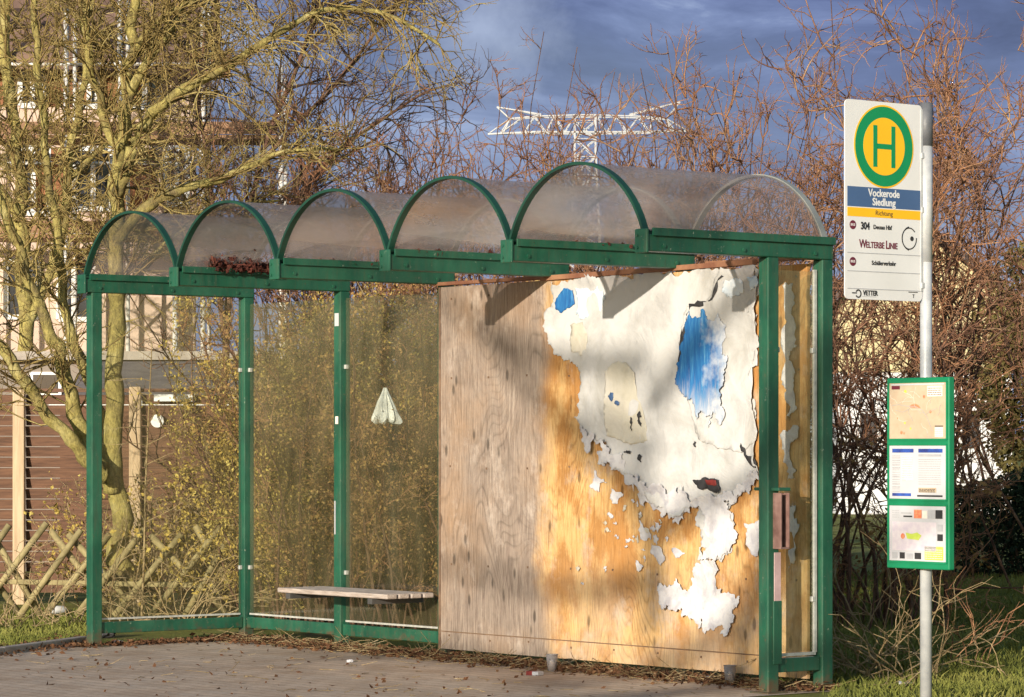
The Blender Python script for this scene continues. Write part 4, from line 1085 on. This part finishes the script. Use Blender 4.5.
# the thicket right behind the back wall: bushes still holding dead leaves
thick = [(284, 24.3, 2.6, 'dead_leaf_gold', 'lichen_twig', 'golden bush with dead leaves behind the far back pane'),
         (318, 24.2, 2.7, 'dead_leaf_gold', 'straw', 'straw coloured bush behind the post between the back panes'),
         (375, 23.8, 2.7, 'dead_leaf', 'red_twig', 'brown leafy bush behind the near back pane'),
         (432, 23.4, 2.8, 'dead_leaf', 'red_twig', 'brown leafy bush at the left edge of the plywood board'),
         (222, 26.6, 1.1, 'dead_leaf_gold', 'straw', 'low golden bush behind the side pane beyond the tree trunk')]
for (px, Y, H, lm, tm, lab) in thick:
    shrub('bush', lab, 'bush', px, Y, H, 34, .32, tm, 'red_bark', 'leafy bushes behind the back wall', nb=12, ln=.42, sub=(5, 2), leaves=17000 if H > 1.5 else 2500, leafm=lm, lsize=.0135, wid=.55)
shrub('bush', 'pale dry undergrowth at the foot of the lichened tree', 'bush', 165, 25.4, 1.1, 40, .9, 'straw', 'straw', nb=6, ln=.35, level=1, sub=(3,), leaves=2500, leafm='dead_leaf_gold', wid=.7, r0=.008)
# reddish shrubs that rise above the roof
reds = [(300, 26.5, 3.6, 'purple_twig', 'reddish shrub above the second vault of the roof'), (352, 27, 3.9, 'red_twig', 'reddish shrub above the third vault of the roof'),
        (405, 26.2, 3.8, 'red_twig', 'reddish shrub rising left of the pylon above the fourth vault'), (455, 25.6, 3.9, 'red_twig', 'red twigged shrub under the left arm of the pylon'),
        (512, 25.8, 4.0, 'red_twig', 'red twigged shrub just left of the pylon tower'), (560, 25.0, 3.5, 'purple_twig', 'thin shrub right at the foot of the pylon tower'),
        (625, 25.2, 3.6, 'red_twig', 'reddish shrub under the right arm of the pylon'), (672, 24.6, 3.8, 'red_twig', 'dense orange red shrub below the right pylon tip'),
        (722, 24.0, 3.7, 'red_twig', 'orange red shrub behind the near roof vault'), (775, 23.4, 3.9, 'purple_twig', 'dark reddish shrub above the near end of the roof')]
for (px, Y, H, tm, lab) in reds:
    shrub('shrub', lab, 'shrub', px, Y, H*1.1, 24, .26, tm, 'red_bark', 'reddish shrubs behind the shelter roof', nb=12, ln=.55, sub=(4, 2), tb=.35, rt=.0068)
# taller thin shoots
for (px, Y, H, lean, lab) in ((500, 26.5, 4.9, (-.06, 0), 'tall thin shoots crossing the sky left of the pylon'), (600, 27, 4.9, (.03, 0), 'tall thin shoots behind the pylon tower'), (700, 26, 4.9, (.05, 0), 'tall thin shoots right of the pylon')):
    shrub('shrub', lab, 'shrub', px, Y, H, 5, .16, 'purple_twig', 'red_bark', 'reddish shrubs behind the shelter roof', nb=9, ln=.45, sub=(3, 2), r0=.012, wid=.6, wob=.1)
# big shrubs on the right
rights = [(838, 24.5, 4.4, 7, 'red_twig', (-.03, 0), 'tall reddish shrub behind the near end post of the shelter', 1.1), (885, 24.0, 4.8, 9, 'red_twig', (.02, 0), 'tall reddish shrub directly behind the bus stop sign', 1.1),
          (918, 25.0, 5.2, 9, 'purple_twig', (.14, 0), 'tall purplish shrub right of the bus stop pole', 1.15), (1005, 35.5, 7.6, 6, 'purple_twig', (.05, 0), 'tall purplish shrub behind the evergreen hedge at the right edge', 1.6),
          (1055, 30, 6.6, 8, 'red_twig', (-.14, 0), 'tall reddish shrub reaching in from the right edge of the picture', 1.4), (800, 23.0, 4.6, 8, 'purple_twig', (-.10, 0), 'loose shrub leaning left above the near vault', 1)]
for (px, Y, H, n, tm, lean, lab, k) in rights:
    shrub('shrub', lab, 'shrub', px, Y, H, n, .34, tm, 'red_bark', 'tall shrubs on the right', rt=.0085*k, nb=16, ln=.72*k, sub=(4, 2), lean=lean, r0=.013*k, wid=.5, tb=.22, wob=.17)
# brown inner scrub behind the sign
for (px, Y, lab) in ((848, 23.4, 'brown leafy scrub between the shelter and the bus stop pole'), (902, 22.8, 'brown leafy scrub behind the notice case')):
    shrub('bush', lab, 'bush', px, Y, 1.5, 6, .6, 'red_twig', 'red_bark', 'brown scrub behind the sign', nb=11, ln=.5, sub=(4, 2), leaves=400, leafm='dead_leaf', wid=.45, wob=.2, r0=.010)
# pale arching stems at the foot
def bramble(px, Y, n, lab, mat='straw', H=.9, nb=5):
    T_ = thing('bramble', lab, 'bramble', ((px-512)/F*Y, Y, 0), 0, 'pale arching brambles')
    tw = Twigs()
    for _ in range(n):
        a = random.uniform(0, 2*math.pi); el_ = random.uniform(.5, 1.4)
        p = (random.gauss(0, .12), random.gauss(0, .12), -.01)
        d = (math.cos(a)*math.cos(el_), math.sin(a)*math.cos(el_), math.sin(el_))
        q = walk(p, d, H*random.uniform(.5, 1.4), 10, .22, -.10)
        q = [(x, y, max(z, .005)) for x, y, z in q]
        tw.add(q, taper(random.uniform(.0035, .0065), .002, 10)); branchlets(tw, q, nb, .30, .003, 0, .8, .0, .2, .25)
    tw.build('stems', M[mat], T_, 5)
bramble(862, 18.6, 26, 'pale arching bramble stems right beside the near end post')
bramble(905, 18.2, 18, 'pale bramble stems behind the bus stop pole')
bramble(958, 19.5, 6, 'low reddish bramble shoots on the lawn right of the pole', 'red_twig', .7)
bramble(60, 23.6, 12, 'tangled straw stems in front of the lattice fence', H=.9)
bramble(10, 23.4, 9, 'tangled straw stems on the grass strip at the left edge', H=.8)
bramble(120, 24.3, 16, 'tangled straw stems at the foot of the leaning tree', H=.9)
bramble(190, 24.0, 20, 'tangled straw stems behind the side pane of the shelter', H=1.0)
# sapling
sp = thing('sapling', 'thin pale straight sapling behind the side pane', 'sapling', (lx(146), 24.3, 0))
tws = Twigs(); q = [(0, 0, 0), (.02, 0, .5), (.03, 0, 1.0), (.05, 0, 1.5), (.08, 0, 2.1)]; tws.add(q, taper(.011, .004, 5)); branchlets(tws, q, 14, .45, .004, 1, .9, .05, .2, .3, (3,))
tws.build('stem', M['straw'], sp, 5)
# a bare street tree across the road, out of the picture, dapples the board and the paving
AT = thing('bare_tree', 'bare street tree on the far side of the road behind the viewer', 'tree', (-9.3, -2.0, 0))
tk, tw = MB(), Twigs(); random.seed(77)
tk.tube(walk((0, 0, 0), (0, 0, 1), 6.5, 10, .05, 0), taper(.15, .07, 10), 9)
for k in range(10):
    a = k*2.4; h = 4.0+k*.25; path = walk((0, 0, h), (math.cos(a), math.sin(a), .25), 2.8-.06*k, 8, .12, .02)
    tk.tube(path, taper(.085, .03, 8), 6); branchlets(tw, path, 7, .8, .010, 1, .8, .05, .2, .2, (3,))
tk.build('trunk', M['red_bark'], AT, True); tw.build('crown', M['dark_twig'], AT)
# evergreen hedge and olive tree at the right edge
def leaf_volume(n, fn): return np.array([fn() for _ in range(n)])
HG = thing('hedge', 'low dark evergreen hedge at the back of the lawn', 'hedge', ((1000-512)/F*32.5, 32.5, 0))
def hp():
    x = random.uniform(-.85, 2.6); z = random.random()**.7; ww = .45*(1-.35*z**3)
    return (x+random.gauss(0, .02), random.uniform(-ww, ww), z*(.98+.10*math.sin(x*3.1)+.06*random.random()))
leaf_cards('foliage', leaf_volume(26000, hp), .026, M['evergreen'], HG)
tws = Twigs()
for i in range(40): tws.add(walk((random.uniform(-.8, 2.5), random.uniform(-.2, .2), 0), (0, 0, 1), .85, 5, .25, .1), taper(.02, .006, 5))
tws.build('stems', M['dark_twig'], HG, 5)
OT = thing('olive_tree', 'dense olive brown tree at the right edge beside the white house', 'tree', ((1042-512)/F*40, 40, 0))
def op():
    while True:
        x, y, z = random.uniform(-1, 1), random.uniform(-1, 1), random.uniform(-1, 1)
        if x*x+y*y+z*z < 1:
            v = noise.noise((x*2.6, y*2.6, z*2.6))
            if v > -.12: return (x*.95, y*.9, 2.35+z*1.6)
leaf_cards('crown', leaf_volume(16000, op), .04, M['olive'], OT)
MB().tube([(0, 0, 0), (.03, 0, 1), (0, 0, 2.2)], [.12, .1, .07], 9).build('trunk', M['red_bark'], OT, True)

# ------------------------------------------------------------------ grass, litter
random.seed(5)
def blades(name, pts, h0, h1, mat, lab, wdt=.006):
    P = np.array(pts); n = len(P); H = h0+(h1-h0)*RNG.random(n)**1.5
    a = RNG.random(n)*2*np.pi; lean = RNG.normal(size=(n, 2))*.55
    dx, dy = np.cos(a)*wdt, np.sin(a)*wdt; z = np.zeros(n)
    b0 = np.stack([P[:, 0]-dx, P[:, 1]-dy, P[:, 2]], 1); b1 = np.stack([P[:, 0]+dx, P[:, 1]+dy, P[:, 2]], 1)
    mx, my = P[:, 0]+lean[:, 0]*H*.4, P[:, 1]+lean[:, 1]*H*.4
    m0 = np.stack([mx-dx*.7, my-dy*.7, P[:, 2]+H*.6], 1); m1 = np.stack([mx+dx*.7, my+dy*.7, P[:, 2]+H*.6], 1)
    tx, ty = P[:, 0]+lean[:, 0]*H, P[:, 1]+lean[:, 1]*H
    t0 = np.stack([tx-dx*.1, ty-dy*.1, P[:, 2]+H], 1); t1 = np.stack([tx+dx*.1, ty+dy*.1, P[:, 2]+H], 1)
    V = np.stack([b0, b1, m1, m0, t1, t0], 1).reshape(-1, 3); o = (np.arange(n)*6)[:, None]
    Q = np.concatenate([o+np.array([[0, 1, 2, 3]]), o+np.array([[3, 2, 4, 5]])])
    ob = np_mesh(name, V, Q, M[mat]); return tag(ob, lab, 'grass', kind='stuff')
pts = []
while len(pts) < 60000:
    Y = random.uniform(14.5, 33); X = random.uniform(1.45, .175*Y+3.2)
    if X > .175*Y+.5 and random.random() < (X-.175*Y-.5)/2.8: continue
    if X < 1.66+.0*Y and Y > 16.4 and Y < 17.6: continue
    if noise.noise((X*1.3, Y*1.3, 0)) < -.35 and random.random() < .6: continue
    pts.append((X, Y, 0))
blades('lawn_grass', pts, .02, .075, 'grass', 'short winter grass of the lawn on the right')
pts = []
while len(pts) < 4200:
    px = random.uniform(-60, 100); py = random.uniform(612, 652)
    if py > 655-px*.14-2: continue
    X, Y = G(px, py); pts.append((X, Y, 0))
blades('verge_grass', pts, .015, .06, 'grass', 'patchy grass strip in front of the lattice fence')
# brown litter along the back wall, the kerb and on the paving
P = []
for _ in range(7500):
    s_ = random.uniform(-.1, 5.9); t = abs(random.gauss(0, .16))-.05
    P.append(S(s_, t, .008+abs(random.gauss(0, .014))))
for _ in range(900):
    s_ = 5.71+random.gauss(0, .07); t = random.uniform(-.05, 1.35); P.append(S(s_, t, .008+abs(random.gauss(0, .01))))
for _ in range(900):
    px = random.uniform(-40, 92); X, Y = G(px, 652-px*.11+random.gauss(0, 3)); P.append((X, Y, .01+abs(random.gauss(0, .012))))
for _ in range(260):
    s_ = random.uniform(-.1, 6.3); t = random.uniform(.2, 3.2)**1.0; P.append(S(s_, t, .009))
tag(leaf_cards('leaf_litter', P, .018, M['litter_leaf'], flat=.55), 'brown fallen leaves and needles along the foot of the shelter', 'leaf litter', kind='stuff')
tws = Twigs()
for _ in range(900):
    s_ = random.uniform(-.1, 5.7); t = abs(random.gauss(0, .15)); p = S(s_, t, .010+abs(random.gauss(0, .012)))
    a = random.uniform(0, 6.28); tws.add(walk(p, (math.cos(a), math.sin(a), random.uniform(0, .14)), random.uniform(.06, .28), 4, .2, -.05), taper(.003, .0015, 4))
for _ in range(160):
    s_ = random.uniform(-.1, 6.2); t = random.uniform(.2, 2.6); p = S(s_, t, .009)
    a = random.uniform(0, 6.28); tws.add(walk(p, (math.cos(a), math.sin(a), 0), random.uniform(.04, .16), 4, .12, 0), taper(.0025, .0015, 4))
tag(tws.build('dry_straw', M['straw'], None), 'dry straw and twigs swept against the foot of the shelter', 'straw', kind='stuff')
# leaves lying in the roof valleys
P = [S(4*PITCH+random.gauss(0, .05), random.uniform(.25, 1.05), ZT+.01+abs(random.gauss(0, .035))) for _ in range(1500)]
P += [S(random.choice((1, 2, 3))*PITCH+random.gauss(0, .03), random.uniform(0, 1.2), ZT+.01+abs(random.gauss(0, .01))) for _ in range(350)]
M['gutter_leaf'] = bark('rotting leaves', (.05, .015, .012), (.10, .03, .022), (.16, .06, .04), 8)
tag(leaf_cards('gutter_leaves', P, .022, M['gutter_leaf']), 'heap of rotting red brown leaves in the roof valley beside the far vault', 'leaves', kind='stuff')

# small rubbish
def carton(px, py, rz, lab):
    x, y = G(px, py); T_ = thing('cigarette_pack', lab, 'cigarette pack', (x, y, .004), rz)
    MB().box((0, 0, .012), (.055, .086, .022), bev=.002).build('box', M['sheet_white'], T_)
    MB().box((0, .022, .0125), (.0575, .044, .0245), bev=.002).build('lid', M['red_print'], T_)
carton(535, 676, .9, 'red and white cigarette pack lying on the paving in front of the board')
carton(704, 681, 1.4, 'red and white cigarette pack half under the plywood board')
def cup(px, py, lab, h=.12, tilt=0):
    x, y = G(px, py); T_ = thing('plastic_cup', lab, 'cup', (x, y, .004))
    if tilt: T_.rotation_euler = (R(tilt), 0, R(40)); T_.location.z = .04
    m = MB(); n = 18
    for (r, z) in ((.026, 0), (.036, h), (.034, h), (.024, .003)):
        for k in range(n): m.v.append((r*math.cos(2*math.pi*k/n), r*math.sin(2*math.pi*k/n), z))
    for i in range(3):
        for k in range(n): m.f.append((i*n+k, i*n+(k+1) % n, (i+1)*n+(k+1) % n, (i+1)*n+k))
    m.f.append(tuple(range(n))); m.build('wall', M['clear'], T_, True)
    MB().tube([(.036*math.cos(2*math.pi*k/18), .036*math.sin(2*math.pi*k/18), h) for k in range(19)], .002, 6).build('rim', M['clear'], T_, True)
cup(552, 672, 'clear plastic cup standing under the middle of the plywood board', .10)
cup(730, 686, 'clear plastic cup standing under the near end of the board', .11)
x, y = G(57, 618)
cn = thing('tin_can', 'crushed white tin can lying in the straw by the lattice fence', 'can', (x, y, .06), .6)
MB().tube([(-.07, 0, 0), (-.062, 0, 0), (0, 0, .004), (.062, 0, 0), (.07, 0, 0)], [.026, .034, .031, .034, .026], 18).build('body', M['white_frame'], cn, True)
MB().tube([(.066, 0, 0), (.073, 0, 0)], .027, 18).build('end', M['alu'], cn, True)
def crumple(name, lab, cat, px, py, size, mats, seed):
    x, y = G(px, py); bm = bmesh.new(); bmesh.ops.create_icosphere(bm, subdivisions=3, radius=1)
    for v in bm.verts:
        k = 1+.5*noise.noise(v.co*2.2+Vector((seed, 0, 0)))+.3*noise.noise(v.co*5+Vector((seed, 3, 0)))
        v.co = Vector((v.co.x*size[0]*k, v.co.y*size[1]*k, max(-size[2]*.8, v.co.z*size[2]*k)))
    me = bpy.data.meshes.new(name); bm.to_mesh(me); bm.free(); o = link(name, me, M[mats]); o.location = (x, y, .004+size[2]*.8)
    return tag(o, lab, cat)
crumple('wrapper', 'crumpled black wrapper at the foot of the far front post', 'wrapper', 106, 638, (.07, .05, .045), 'ink', 1)
crumple('wrapper', 'small white wrapper next to the black one by the far front post', 'wrapper', 118, 645, (.035, .03, .015), 'sheet_white', 2)
crumple('paper_scrap', 'white scrap of paper on the grass beside the bus stop pole', 'paper', 903, 686, (.05, .04, .012), 'sheet_white', 3)
crumple('paper_scrap', 'tiny white scrap on the paving below the bench', 'paper', 350, 663, (.02, .015, .01), 'sheet_white', 4)
# white plastic bag caught in the bush behind the near back pane
bp = W(386, 405, 22.3)
m = MB(); n = 40; rings = [(0, .010), (-.02, .018), (-.05, .03), (-.09, .045), (-.13, .062), (-.17, .078), (-.20, .09), (-.225, .095), (-.24, .08), (-.235, .04)]
for i, (dz, rad_) in enumerate(rings):
    for k in range(n):
        a = 2*math.pi*k/n; c_, s_ = math.cos(a), math.sin(a)
        rr_ = rad_*(1+.55*noise.noise((c_*2.6, s_*2.6, dz*9+5))+.30*noise.noise((c_*6, s_*6, dz*5)))
        m.v.append((rr_*c_+.10*(dz+.2)*(-.3), rr_*.6*s_, dz+.12+.035*noise.noise((c_*2, s_*2, 2.0))*(-dz*6)))
for i in range(len(rings)-1):
    for k in range(n): m.f.append((i*n+k, i*n+(k+1) % n, (i+1)*n+(k+1) % n, (i+1)*n+k))
m.f.append(tuple(range(n))); m.f.append(tuple((len(rings)-1)*n+k for k in range(n))[::-1])
M['bag'] = simple('thin grey white plastic', (.62, .64, .64), (.42, .44, .45), 14, rough=.4, bstr=.5)
bg = m.build('plastic_bag', M['bag'], None, False); bg.location = bp
tag(bg, 'white plastic bag caught in the bush behind the near back pane', 'plastic bag')
